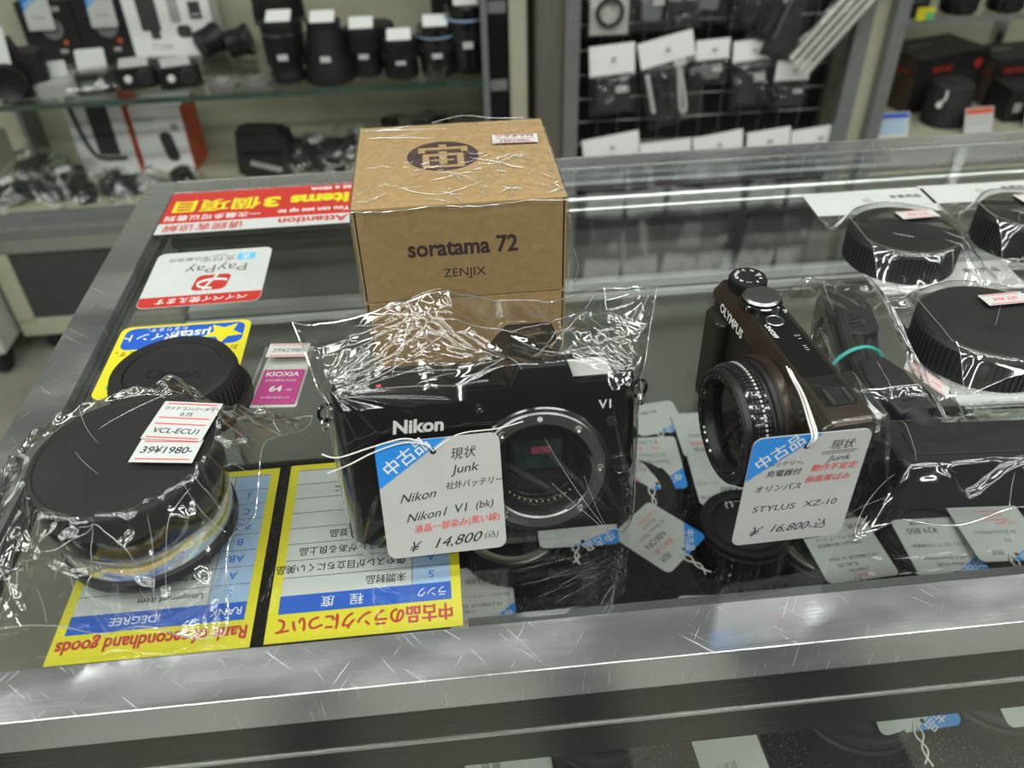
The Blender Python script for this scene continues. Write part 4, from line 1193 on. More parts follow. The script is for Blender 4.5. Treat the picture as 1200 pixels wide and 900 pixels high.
lens_specs = [((2.6, 35.2), 3.3, 3.2, 'black lens with a silver ring below the bagged camera body, under glass', 1),
              ((10.3, 38.2), 3.6, 2.6, 'black capped lens beneath the tilted used-goods tag, under glass', 2),
              ((17.3, 34.0), 3.0, 3.0, 'black lens hidden behind the compact camera tag, only its silver rim showing', 2),
              ((22.0, 32.6), 3.2, 2.6, 'black lens with a silver rim right of the compact camera tag, under glass', 1),
              ((29.0, 32.2), 3.2, 2.4, 'black lens under the printed 29,800 tag, under glass', 2),
              ((12.3, 45.0 - 3.2), 3.0, 2.2, 'black lens at the back of the velvet shelf behind the bagged camera', 2),
              ((5.8, 22.6), 3.0, 2.6, 'black lens low behind the front glass, left of the blank white tag', 2),
              ((19.4, 22.4), 3.4, 2.6, 'black lens low behind the front glass under the blue cornered tag', 2),
              ((27.2, 22.6), 3.4, 2.6, 'black lens low behind the front glass at the right picture edge', 2)]
for (x_, y_), R, h, lab, kd in lens_specs: stock_lens((x_, y_, ZS), R, h, lab, kd)
def flat_tag(label, loc, rz, w, h, texts, rx=0, ry=0, corner=True, string=True, lines=(), paper='paper'):
    st = [([(.3 * w / 4.6, h * .40, .05), (.5, h * .55, .12), (.15, h * .72, .05), (.55, h * .86, .02)], .05), ([(.3 * w / 4.6, h * .40, .05), (.1, h * .55, .14), (.4, h * .70, .04), (.2, h * .9, .02)], .05)] if string else None
    return price_tag('price_tag', label, loc, (rx, ry, rz), w, h, texts, st, corner=corner, group='tags inside the counter', lines=lines, paper=paper)

KJ = ('中古品取扱説明書付', .0, -.02)
def used(lines_, extra=()):
    return [(t, x, y, sz, m, dict(sx=.9)) for (t, x, y, sz, m) in lines_] + list(extra)
flat_tag('printed white tag with a blue corner, right beside the Japanese rank sheet', (.35, 31.4, -15.6), 180, 3.9, 4.6,
         used([('箱 説', -.25, -.36, .42, 'ink'), ('¥16,800', .05, -.26, .5, 'ink'), ('美品 純正フード付 キャップ付属', 0, -.02, .26, 'ink'), ('AF-S NIKKOR 35mm', .05, .13, .36, 'ink'), ('f/1.8G', .2, .22, .34, 'ink'), ('中古品 整備済', .12, .36, .34, 'red_ink')]))
flat_tag('white used-goods tag on a silver ringed lens, half hidden below the bagged camera', (6.6, 34.6, -13.55), 178, 4.9, 3.2,
         used([('¥1,280', .2, .05, .5, 'grey_ink'), ('難あり品', .1, -.2, .5, 'grey_ink')]), rx=-4)
flat_tag('handwritten used-goods tag at the right edge of the bagged camera, standing behind the tilted tag', (12.6, 40.4, -14.4), 177, 4.4, 4.8,
         used([('¥ 1,799', -.05, -.40, .5, 'grey_ink'), ('カビ・キズ', 0, -.28, .45, 'red_ink'), ('70-210mm F4', -.02, -.14, .48, 'grey_ink'), ('Zoom NIKKOR', .0, -.0, .48, 'grey_ink'), ('AI-S用', .2, .13, .5, 'grey_ink'), ('現状', .28, .3, .45, 'red_ink')]), rx=-4)
flat_tag('tilted white used-goods tag, turned to a diamond, between the two cameras', (11.6, 33.7, -14.2), 221, 4.0, 4.4,
         used([('現状', .28, .3, .5, 'ink'), ('訳あり J品', .12, .17, .4, 'red_ink'), ('NIKON', .1, .02, .62, 'ink'), ('Ai 35mm-70mm', -.02, -.12, .42, 'grey_ink'), ('F3.5-4.5', -.1, -.23, .42, 'grey_ink'), ('リサイクル', -.2, -.33, .4, 'red_ink')]))
flat_tag('white tag partly hidden left of the compact camera lens, farthest back on the velvet', (17.0, 42.9, -14.4), 178, 3.6, 4.6,
         used([('現状品', .1, .36, .5, 'ink'), ('動作 未確認', 0, .22, .46, 'red_ink'), ('Nikon 50mm', 0, .05, .45, 'grey_ink')]), corner=False)
flat_tag('white tag peeking out below the compact camera lens, printed price cut off', (17.2, 38.2, -14.3), 176, 4.2, 4.7,
         used([('¥19,800', -.1, .22, .62, 'ink'), ('並品 付属', .3, .35, .35, 'grey_ink'), ('フード付', .3, .08, .4, 'grey_ink')]), corner=False)
flat_tag('printed white lens tag just right of the handwritten 16,800 tag, under glass', (22.5, 31.1, -13.9), 183, 4.4, 4.6,
         used([('箱 説', -.30, -.36, .44, 'ink'), ('中古美品 キャップ フード', 0, -.20, .30, 'ink'), ('付属品あり 動作確認済', .05, -.10, .30, 'ink'), ('AF-S NIKKOR 24-70mm', -.02, .14, .34, 'ink'), ('f/2.8G ED', .1, .24, .36, 'ink'), ('S NIKON', .0, .34, .34, 'ink'), ('中古品 保証', -.05, .42, .26, 'red_ink')]), corner=False)
flat_tag('printed white tag reading 29,800 near the front rail, under glass', (28.4, 30.9, -14.3), 177, 4.3, 4.7,
         used([('箱 説 付属', .1, -.42, .32, 'ink'), ('¥29,800', .12, -.29, .66, 'ink'), ('キャップ付 フード付属美品', 0, -.04, .30, 'ink'), ('AF-S Zoom Nikkor', .03, .18, .36, 'ink'), ('17-35mm F2.8D', -.05, .28, .36, 'ink'), ('NIKON', -.1, .40, .3, 'grey_ink')]), corner=True)
flat_tag('white tag with two red lines and a blue corner overlapping the 29,800 tag', (32.2, 31.4, -13.9), 176, 4.4, 4.8,
         used([('¥ 9,800', -.08, -.28, .4, 'red_ink'), ('カビあり', -.2, -.14, .4, 'red_ink'), ('Ai Zoom-Nikkor', .05, .02, .42, 'grey_ink'), ('F4', -.05, .16, .4, 'grey_ink'), ('現状', .2, .36, .45, 'grey_ink')]),
         lines=((-.05, -.36, .42, .06, 'red_ink'), (-.05, -.20, .42, .06, 'red_ink')), rx=3)
flat_tag('white tag with a red lined price strip tucked under the front rail', (13.9, 27.6, -15.4), 174, 4.4, 4.4,
         used([('39¥1,480', .05, -.36, .42, 'grey_ink')]), lines=((.05, -.28, .5, .06, 'red_ink'), (.05, -.44, .5, .06, 'red_ink')), corner=False)
flat_tag('thin sliver of a white tag at the front rail below the bagged camera', (7.0, 27.0, -15.3), 176, 5.2, 4.0, used([('¥980', .0, .0, .5, 'ink')]), corner=False)
flat_tag('blue cornered tag peeking from behind the right side of the bagged camera', (14.2, 45.2, -14.6), 186, 3.6, 3.4, used([('¥2,980', .1, -.2, .5, 'ink')]))
flat_tag('white used-goods tag with a blue corner, seen through the front glass below the rail', (21.7, 21.9, -13.9), 182, 4.3, 4.2,
         used([('中古品 現状', -.02, .20, .36, 'red_ink'), ('動作確認 キャップ付', .12, .08, .34, 'ink'), ('15', .1, -.2, .6, 'ink')]), rx=-14)
flat_tag('white tag at the right picture edge, seen through the front glass', (28.2, 21.7, -13.9), 182, 4.3, 4.4, used([('¥5,800', -.1, .0, .6, 'ink')]), corner=False, rx=-14)
flat_tag('white blank-faced tag below the rail, seen through the front glass right of the centre', (12.2, 20.2, -15.6), 186, 3.4, 4.2, used([('訳あり', .1, .1, .4, 'grey_ink')]), corner=False, rx=-10)
flat_tag('white tag with a blue corner seen through the front glass below the silver ringed lens', (1.0, 20.6, -15.8), 182, 4.4, 4.4, used([('箱 説', .2, -.1, .5, 'ink'), ('¥8,800', -.1, -.2, .5, 'ink')]), rx=-10)
sl = MB('paper'); sl.prism(rrect(1.5, .42, .1), 0, .03, 'card_white'); sl.text('Mamiya', .3, 'ink', 0, 0, .036)
tag(sl.build('small_label', None, loc=(5.3, 20.9, -14.2), rot=(-14, 0, 163)), 'tiny white label on a black lens below the rail, behind the front glass', 'label')

# ------------------------------------------------------------------ cabinet behind, left
DK, SHF = -53.7, -30.5
def cabinet(name, label, x0, x1, y0, y1, top=95):
    t = thing(name, label, 'display cabinet')
    b = MB('darkpanel'); b.box(x0 + 4, x1 - 2, y0 + .8, y0 + 1.6, -80, -62.5); b.build('base_panel', t)
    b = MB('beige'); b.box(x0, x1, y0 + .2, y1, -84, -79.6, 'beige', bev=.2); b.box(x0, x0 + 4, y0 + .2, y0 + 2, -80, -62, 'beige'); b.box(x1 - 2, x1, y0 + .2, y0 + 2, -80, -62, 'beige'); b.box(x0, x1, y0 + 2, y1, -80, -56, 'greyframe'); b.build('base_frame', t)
    b = MB('greyframe'); b.box(x0, x1, y0, y0 + 2.4, -59, DK + .1, 'greyframe', bev=.3); b.box(x0, x1, y0 - .2, y0 + .4, -57.2, -56.4, 'alu', bev=.2); b.box(x0, x1, y0 + .2, y0 + 2, -62.5, -59, 'alu', bev=.1); b.build('front_sill', t)
    b = MB('beige'); b.box(x0, x1, y0 + 2, y1, DK - 2.2, DK, 'beige')
    for xx in (x0 + 28, x0 + 56, x0 + 84):
        if xx < x1: b.box(xx, xx + .25, y0 + 3, y1 - 3, DK, DK + .03, 'greyframe')
    b.build('deck', t)
    b = MB('beige'); b.box(x0, x1, y1 - 1.5, y1, DK, top, 'beige')
    b.build('back_panel', t)
    b = MB('greyframe')
    b.box(x1 - 1.2, x1, y0, y0 + 1.5, DK, top); b.build('corner_post', t)
    b = MB('mirror_dark'); b.box(x1, x1 + 3.6, y0 + 1, y1, DK, top, 'mirror_dark')
    for zz in (-45, -33, -18, -6, 10): b.box(x1 + .2, x1 + 3.8, y0 + .9, y0 + 1.0, zz, zz + 2.2, 'greyframe')
    b.build('side_panel', t)
    b = MB('beige'); b.box(x0 + .5, x0 + 4.5, y1 - 9, y1 - 1.5, DK, SHF + 1, 'beige'); b.box(x0 + 4.5, x0 + 5.5, y1 - 10, y1 - 1.5, DK, SHF + 1, 'greyframe'); b.build('divider', t)
    for k, zz in enumerate((SHF, 12, 52)):
        b = MB('glass_clear'); b.box(x0 + .5, x1 - .2, y0 + .3, y1 - 2, zz - 1.0, zz, 'glass_clear')
        b.box(x0 + .5, x1 - .2, y0 + .05, y0 + .3, zz - 1.05, zz + .03, 'glass_edge')
        b.build('glass_shelf', t)
    for xx in (x0 + 5, x1 - 6):
        b = MB('rubber'); b.lathe([(.6, -1.3), (3, -1.3), (3.2, -1), (3.2, 1), (3, 1.3), (.6, 1.3)], 28, 'rubber', T(xx, y0 + 5, -86.6, ry=90), close=True); b.lathe([(.01, -1.4), (1.2, -1.4), (1.2, 1.4), (.01, 1.4)], 16, 'greyframe', T(xx, y0 + 5, -86.6, ry=90)); b.box(xx - .7, xx + .7, y0 + 4, y0 + 6, -85, -83.5, 'greyframe'); b.build('caster', t)
    b = MB('greyframe'); b.box(x0, x1 + 3.6, y0, y1, top, top + 5); b.build('canopy', t)
    return t
cabinet('display_cabinet', 'beige display cabinet on casters behind the counter at left, lenses on its glass shelf', -100.5, 10.8, 170, 207)
cab2 = thing('neighbour_cabinet', 'low cabinet at the far left picture edge, only its corner and caster showing', 'display cabinet')
b = MB('beige'); b.box(-150, -102.0, 163, 190, -84, -58, 'card_white', bev=.6); b.build('body', cab2)
b = MB('rubber'); b.lathe([(.6, -1.3), (3.2, -1.2), (3.2, 1.2), (.6, 1.3)], 28, 'rubber', T(-105, 166, -86.6, ry=90), close=True); b.build('caster', cab2)

# camera lenses standing on the shelf
def tall_lens(loc, prof, label, mats, hdr=True, group='lenses on the glass shelf', foot=False, rz=0, card=(4.8, 2.6)):
    t = thing('telephoto_lens', label, 'lens', loc, (0, 0, rz), group)
    b = MB('black'); b.lathe(prof, 40, mats[0], close=True); b.build('barrel', t)
    H = prof[-1][1]; R = max(p[0] for p in prof)
    b = MB('rubber'); b.ribs(prof[len(prof)//2][0], H * .5, H * .68, 40, .3, .08, 'rubber')
    b.build('focus_ring', t)
    if len(mats) > 1:
        b = MB(mats[1]); b.lathe([(prof[-2][0] + .08, H * .80), (prof[-2][0] + .1, H * .83)], 40, mats[1]); b.build('trim_ring', t)
    if hdr:
        b = MB('header'); b.prism(rrect(card[0], 4.2, .3), 0, .12, 'header', T(0, -.6, H + .75, rx=16))
        b.build('price_card', t)
    if foot:
        b = MB('chrome'); b.box(R - .6, R + .9, -.8, .2, .3, H * .92, 'card_white', bev=.1); b.box(R - 1.6, R + 1.5, -1.0, .3, H * .50, H * .6, 'card_white', bev=.15); b.box(R - 1.6, R + 1.5, -1.0, .3, H * .24, H * .32, 'card_white', bev=.15); b.build('silver_band', t)
    b = MB('paper'); b.box(-1.0, 1.0, -R - .12, -R - .05, H * .42, H * .52, 'paper'); b.build('label', t)
    return t
tall_lens((-29.9, 177.5, SHF), [(3.3, 0), (3.5, .4), (3.5, 1.4), (3.2, 2), (3.2, 4.2), (4.0, 5.5), (4.1, 11), (4.0, 11.6), (3.6, 11.7)], 'black zoom lens with silver mount ring, leftmost in the front row on the glass shelf', ['black', 'steel'])
tall_lens((-31.5, 188.5, SHF), [(4.2, 0), (4.4, .5), (4.4, 9), (5.2, 11), (5.2, 16.4), (4.9, 17)], 'large black hooded lens behind the leftmost front lens on the glass shelf', ['black2', 'rubber'])
tall_lens((-21.3, 176.3, SHF), [(5.0, 0), (5.2, .4), (4.6, 4.2), (4.0, 6), (3.8, 9.0), (3.4, 10), (3.4, 11.4), (3.1, 11.5)], 'black lens flaring wide at its base, second in the front row', ['black', 'rubber'])
tall_lens((-14.1, 178.6, SHF), [(3.1, 0), (3.3, .4), (3.3, 6), (3.7, 7), (3.7, 9.2), (3.4, 9.4)], 'black lens with a pale label near its base, third in the front row', ['black2', 'black2'])
tall_lens((-11.3, 184.0, SHF), [(3.3, 0), (3.5, .4), (3.5, 8.2), (3.2, 8.5)], 'black lens half hidden behind the third front lens on the glass shelf', ['black2', 'black2'], hdr=False)
tall_lens((-6.7, 176.4, SHF), [(3.4, 0), (3.6, .4), (3.4, 4), (3.7, 5.2), (3.7, 7.2), (3.3, 7.4)], 'shortest black lens on the glass shelf, fourth in the front row', ['black', 'rubber'])
tall_lens((.7, 176.3, SHF), [(3.2, 0), (3.5, .4), (3.6, 3), (3.9, 5), (3.9, 9.4), (3.5, 9.7)], 'glossy black lens with a white strip label, fifth in the front row', ['black_gloss', 'pale_blue'], foot=False)
tall_lens((7.0, 177.0, SHF), [(3.5, 0), (3.8, .4), (3.9, 5), (4.2, 7), (4.2, 12.8), (3.9, 13.2)], 'tall glossy lens with a silver side strip at the right end of the glass shelf', ['black_gloss', 'pale_blue'], foot=True)
tall_lens((4.6, 185.5, SHF), [(3.8, 0), (4.0, .4), (4.0, 14), (4.3, 16), (4.3, 18.5), (4.0, 18.8)], 'black lens behind the tall glossy one at the shelf end', ['black_gloss', 'rubber'])

# smaller goods on the shelf
def slr(loc, rz, label):
    t = thing('used_camera', label, 'camera', loc, (0, 0, rz))
    b = MB('black2'); b.prism(rrect(13, 5, 1.5, 5), 0, 8.5, 'black2', bev=.5)
    b.build('body', t)
    b = MB('black2'); b.prism([(-2.8, -2.4), (2.8, -2.4), (2.2, 2.2), (-2.2, 2.2)], 8.2, 11, 'black2', bev=.4, topscale=.75); b.build('prism_hump', t)
    b = MB('black'); b.lathe([(3.4, 0), (3.4, 4.5), (3.1, 5), (2.6, 4.6), (.001, 4.2)], 32, 'black', T(0, -2.4, 4.2, rx=90)); b.build('lens', t)
    b = MB('paper'); b.prism(rrect(6.2, 7.2, .5), 0, .1, 'paper', T(-1.5, -3.2, 10.2, rx=62)); b.build('price_card', t)
    return t
slr((-83.5, 176.5, SHF), 12, 'black camera with a large white price card, cut by the left picture edge')
def lit_box(name, label, loc, rz, w, d, h, front, draw, cat='box'):
    t = thing(name, label, cat, loc, (0, 0, rz))
    b = MB(front); b.box(-w/2, w/2, -d/2, d/2, 0, h, front, bev=.15); b.build('carton', t)
    b = MB('paper'); draw(b, Matrix.Translation((0, -d/2 - .05, 0)) @ Matrix.Rotation(rad(90), 4, 'X')); b.build('print', t)
    return t
def d_black(word, seed):
    def f(b, X):
        b.text(word, 1.5, 'white', 1.0, 10.4, .02, X=X, bold=.02)
        b.lathe([(.01, .02), (2.3, .02)], 24, 'greyframe', X @ T(.6, 6.4, 0)); b.prism(circle(.5, 16, 2.6, 3.4), 0, .02, 'orange', X)
        b.rect(1.6, 1.6, 1.6, .8, .02, 'greylabel', X)
    return f
lit_box('camera_carton', 'left one of two black cartons with white tags, at the back of the glass shelf', (-83.3, 203, SHF), 0, 11.6, 6, 12, 'black2', d_black('RICOH', 1))
lit_box('camera_carton', 'right one of two black cartons with white tags, back of the glass shelf', (-71.6, 202.6, SHF), 0, 11.2, 6, 12.4, 'black2', d_black('RICOH', 2))
for k, (x_, lab) in enumerate(((-84.3, 'white tag with a blue corner hung on the left black carton'), (-71.0, 'white tag with a blue corner hung on the right black carton'))):
    t = price_tag('price_tag', lab, (x_, 199.2, SHF + 9.6), (84, 0, 0), 5.6, 6.4, [('¥9,800', 0, -.1, .9, 'grey_ink')], [([(0, 3, .1), (.2, 4.5, -.2), (.1, 6.2, -.6)], .08)], paper='paper')
def d_white(b, X):
    b.prism(rrect(4.2, 8.0, .4, cx=-4.2, cy=9.5), 0, .05, 'darkpanel', X); b.prism(rrect(2.0, 2.0, .3, cx=-3.6, cy=4.8), 0, .05, 'darkpanel', X)
    b.prism(rrect(2.2, 6, .6, cx=1.5, cy=10), 0, .05, 'greylabel', X); b.prism(rrect(3.2, 2.6, 1.0, cx=2.8, cy=5.2), 0, .06, 'darkpanel', X)
    b.prism(rrect(2.6, 3.6, .1, cx=6.0, cy=9.5), 0, .05, 'darkpanel', X); b.rect(6, 8.6, 1.8, .3, .06, 'white', X); b.text('TT350s', 1.6, 'greylabel', -2.8, 2.2, .02, X=X)
    b.rect(5.2, 1.8, .6, 1.6, .02, 'greylabel', X); b.rect(7.2, 1.8, .9, 1.6, .02, 'greylabel', X)
lit_box('flash_carton', 'white product carton printed with a black flash, at the back of the shelf', (-56.6, 201, SHF), -3, 18.5, 7, 15.5, 'header', d_white)
tb = MB('card_white'); tb.box(-6.5, 6.5, -3.5, 3.5, 0, 4.2, 'card_white', bev=.1); tb.box(-6.6, 6.6, -3.6, 3.6, 0, .8, 'orange')
tag(tb.build('flat_carton', None, loc=(-57.5, 202, SHF + 15.6), rot=(0, 0, 4)), 'white carton with an orange base lying on top of the white flash carton', 'box')
def small_pack(label, loc, rz, kind):
    t = thing('bagged_gadget', label, 'accessory', loc, (0, 0, rz), 'bagged gadgets on the glass shelf')
    rg = random.Random(kind * 7 + int(abs(loc[0])))
    if kind == 0:
        b = MB('greylabel'); b.prism(rrect(7.6, 6.2, .7), 0, 2.4, 'greylabel', bev=.5); b.prism(rrect(6, 4, .3), 2.4, 2.6, 'paper')
    elif kind == 1:
        b = MB('khaki'); b.prism(rrect(7, 6.5, .7), 0, 3.6, 'black2', bev=.4, topscale=.92); b.prism(rrect(5.2, 3.6, .3, cx=0, cy=.2), 3.6, 3.75, 'khaki'); b.box(-2, 2, -3.4, -3.1, .5, 2.6, 'khaki')
    elif kind == 2:
        b = MB('black'); b.prism(rrect(8.4, 5.6, 1.2), 0, 4.2, 'black', bev=.6); b.lathe([(.01, .35), (.6, .35), (.8, 0)], 14, 'white', T(-1.7, -2.8, 2.2, rx=90)); b.lathe([(.01, .25), (1.4, .25), (1.7, 0)], 18, 'rubber', T(1.6, -2.8, 2.2, rx=90))
    else:
        b = MB('steel'); b.lathe([(3.0, 0), (3.1, .3), (3.1, 1.1), (2.5, 1.2), (2.4, .8), (.01, .8)], 28, 'greyframe'); b.lathe([(.01, .85), (1.0, .9), (1.1, .8)], 14, 'chrome')
    b.build('body', t)
    if kind != 3:
        b = MB('paper'); b.prism(rrect(5.6, 4.6, .5), 0, .12, 'paper', T(-.3, 2.4 if kind < 2 else 0, [3.2, 5.0, 4.4, 1][kind], rx=[58, 62, 12, 0][kind])); b.build('price_card', t)
    x, y = np.meshgrid(np.linspace(-5, 5, 36), np.linspace(-4.4, 4.6, 34), indexing='ij')
    H = [2.8, 4.0, 4.4, 1.3][kind]
    h = H * np.clip(1.5 - np.maximum(np.abs(x) / 4.2, np.abs(y) / 3.4), 0, 1) ** .7 + .1 + np.abs(folds(x, y, kind + 30 + int(abs(loc[0])), 30, (-5, 5, -4, 4), (.1, .5), (.3, .9), (1, 4)))
    if kind != 2:
        b = MB('film_far'); b.grid(np.stack([x, y, h], -1)); b.build('film', t, angle=180)
    return t
for lab, loc, rz, kd in (('pale bagged gadget with a white card, nearest the price-carded camera on the shelf', (-76.0, 176.6, SHF), 15, 0), ('bagged light meter with a grey-green screen, on the glass shelf', (-68.4, 177.4, SHF), 8, 1),
                         ('black gadget with a white dot and card, left of two alike on the shelf', (-60.3, 178.6, SHF), 12, 2), ('black gadget with a white dot and card, right of two alike on the shelf', (-51.8, 177.6, SHF), 16, 2),
                         ('flat silver ringed filter on the shelf, left one of the pair', (-43.0, 175.2, SHF), 0, 3), ('flat silver ringed filter on the shelf beside the first black lens', (-36.4, 174.6, SHF), 0, 3)):
    small_pack(lab, loc, rz, kd)
small_pack('pale flat gadget under the camera at the left end of the shelf', (-88.0, 173.8, SHF), 0, 0)
def lenscap_small(loc, rz, label):
    t = thing('small_black_lens', label, 'lens', loc, (0, 0, rz))
    b = MB('black'); b.lathe([(2.6, -2.4), (2.9, -2), (2.9, 1), (3.3, 1.6), (3.3, 2.6), (2.9, 2.7)], 30, 'black', T(0, 0, 3.3, ry=78), close=True); b.build('barrel', t)
    b = MB('chrome'); b.lathe([(2.2, 2.72), (2.5, 2.75)], 24, 'chrome', T(0, 0, 3.3, ry=78)); b.build('front_ring', t)
    return t
lenscap_small((-42.2, 194, SHF), 0, 'small black lens lying on its side behind the silver filters')
lenscap_small((-49.0, 196, SHF), 40, 'small dark lens by the right side of the white flash carton')

# lower deck
def d_orange(big):
    def f(b, X):
        if big:
            b.prism(rrect(5, 11.5, .5, cx=.9, cy=10.5), 0, .06, 'darkpanel', X)
            b.tube([(-3.2, 17.5, .2), (-4.4, 18.6, .2), (-5, 16, .2), (-4.6, 12, .2), (-3.6, 7, .2), (-1.5, 4.2, .2), (4.6, 4.2, .2)], .45, 8, 'darkpanel', X, sub=5); b.text('SONY', 1.6, 'greylabel', .5, 1.4, .02, X=X, bold=.02, sx=1.3)
        else:
            b.text('SONY', 1.5, 'greylabel', -2.6, 12.4, .02, X=X, bold=.02, sx=1.3); b.prism(rrect(3.0, 7.0, 1.4, cx=2.2, cy=5.8), 0, .06, 'darkpanel', X @ T(0, 0, 0, rz=8)); b.rect(3.6, 10.6, 1.6, 1.6, .02, 'greylabel', X)
    return f
def orange_box(label, loc, rz, w, d, h, big):
    t = lit_box('accessory_carton', label, loc, rz, w, d, h, 'header', d_orange(big))
    b = MB('orange'); b.box(w/2, w/2 + .12, -d/2 + .1, d/2 - .1, .1, h - .1, 'orange'); b.build('orange_side', t)
    if not big:
        b = MB('darkpanel'); b.prism([(-1.4, -1.0), (1.4, -1.0), (.2, 1.2)], h, h + .05, 'darkpanel', T(1.4, -.5, 0)); b.build('lid_mark', t)
orange_box('taller white carton with an orange side and a black adapter picture, on the cabinet deck', (-75.2, 193.0, DK), -10, 13.5, 7.5, 21.5, True)
orange_box('shorter white carton with an orange side, right of the taller one on the deck', (-62.2, 193.5, DK), -6, 11.5, 9.5, 15.2, False)
def lump(label, loc, s, seed, mats, film=True, name='bagged_accessory', group='bagged accessories on the cabinet deck'):
    """a crumpled clear bag holding one dark accessory"""
    t = thing(name, label, 'accessory', loc, (0, 0, seed * 37 % 360), group)
    rg = random.Random(seed)
    b = MB(mats[0])
    k = seed % 4
    if k == 0:
        b.prism(rrect(s * 1.1, s * .7, s * .15), .1, s * .55, mats[0], T(0, 0, 0, rx=8, ry=12), bev=s * .07); b.lathe([(s * .22, 0), (s * .24, s * .1), (.01, s * .12)], 18, mats[-1], T(.1 * s, 0, s * .6))
    elif k == 1:
        for q in range(4):
            b.tube([(s * .5 * math.cos(a + q), s * .32 * math.sin(a * 1.0 + q * .4), s * (.16 + .11 * q) + s * .05 * math.sin(3 * a)) for a in [2*math.pi*i/14 for i in range(14)]], s * .06, 7, mats[0], cyc=True)
        b.prism(rrect(s * .5, s * .3, s * .06), s * .35, s * .6, mats[-1], T(0, 0, 0, ry=20), bev=s * .05)
    elif k == 2:
        b.lathe([(s * .42, 0), (s * .45, s * .1), (s * .45, s * .4), (s * .36, s * .5), (.01, s * .5)], 26, mats[0], T(0, 0, s * .05, rx=14)); b.lathe([(s * .36, s * .51), (s * .30, s * .53)], 24, mats[-1], T(0, 0, s * .05, rx=14))
    else:
        b.prism(rrect(s * .9, s * .55, s * .1), .1, s * .3, mats[0], bev=s * .05); b.prism(rrect(s * .5, s * .4, s * .08), s * .28, s * .72, mats[-1], T(.1 * s, .05 * s, 0, ry=10), bev=s * .05)
    b.build('goods', t)
    b = MB('paper'); b.prism(rrect(s * .36, s * .16, .1), 0, .08, 'paper', T(rg.uniform(-.2, .2) * s, -.3 * s, s * .72, rx=rg.uniform(20, 50), rz=rg.uniform(-40, 40))); b.build('price_sticker', t)
    if film:
        n = 44
        x, y = np.meshgrid(np.linspace(-s * .85, s * .85, n), np.linspace(-s * .7, s * .7, n), indexing='ij')
        r = np.hypot(x / (s * .85), y / (s * .7))
        h = s * .78 * np.clip(1.12 - r, 0, 1) ** .6 + folds(x, y, seed, 36, (-s, s, -s, s), (.03 * s, .12 * s), (.05 * s, .2 * s), (.2 * s, .9 * s)) * np.clip(1.3 - r, .1, 1) + crumple(x, y, seed + 1, 30, (-s, s, -s, s), .28)
        b = MB('film_far'); b.grid(np.stack([x, y, np.maximum(h, .08)], -1)); b.build('film', t, angle=180)
    return t
piles = [((-93, 177.5), 8.5, 'dark accessory bag at the front left end of the deck pile'), ((-85, 179), 8, 'bagged grey-green accessory second from the left on the deck'), ((-78, 177), 7.5, 'bagged cables in the middle of the left deck pile'), ((-71, 178), 7, 'black round accessory beside the white cartons on the deck'),
         ((-64.5, 179), 6.5, 'grey bagged part in front of the shorter white carton'), ((-91.5, 187.5), 9.5, 'dark bag with a white sticker at the back left of the deck pile'), ((-84.5, 186), 8.5, 'leaning dark pouch against the taller white carton'), ((-57, 179), 6.5, 'clear bag with a black ring right of the white cartons')]
for k, ((x_, y_), s_, lab) in enumerate(piles):
    lump(lab, (x_, y_, DK), s_, k + 1, (['pouch', 'black2', 'rubber', 'pouch', 'greyframe', 'pouch', 'pouch', 'black2'][k], ['khaki', 'khaki', 'black2', 'steel', 'greylabel', 'black2', 'khaki', 'black2'][k]))
pc = thing('camera_pouch', 'black nylon camera pouch on the cabinet deck, left of the box stack', 'pouch', (-39.6, 186.5, DK), (0, 0, -8))
b = MB('pouch'); b.prism(rrect(13.5, 8, 2, 5), 0, 9.6, 'pouch', bev=1.6, seg=4, topscale=.86); b.build('body', pc)
b = MB('pouch'); b.prism(rrect(11.2, 3.4, 1.2, 5, 0, -2.0), 7.2, 11.4, 'pouch', bev=1.1, seg=3, topscale=.8); b.box(-4.6, 4.6, -5.0, -4.4, 6.4, 7.2, 'rubber', bev=.2); b.build('flap', pc)
b = MB('greylabel'); b.box(-3.5, 3.5, -4.3, -3.95, 2.2, 3.2, 'greylabel', T(0, 0, 0, ry=14)); b.build('zip_pull', pc)
for k, (x_, y_, s_, lab) in enumerate(((-30.5, 188, 9.5, 'bag of dark cables right beside the black camera pouch'), (-20.0, 190.5, 10.5, 'largest crinkled clear bag of cables, beside the top of the box stack'), (-25.2, 180.5, 6.5, 'small bagged part in front of the bags of cables'),
                                       (-10.5, 199, 8, 'bagged dark part seen just above the box stack, left one'), (-2.0, 199, 8.5, 'bag with a black ring seen above the middle of the box stack'), (6.2, 198, 6.5, 'small clear bag with a black part above the right side of the box stack'))):
    lump(lab, (x_, y_, DK), s_, 20 + k, (['rubber', 'black2', 'black2', 'black', 'rubber', 'black2'][k], ['khaki', 'greyframe', 'cable_grey', 'rubber', 'greyframe', 'black'][k]))

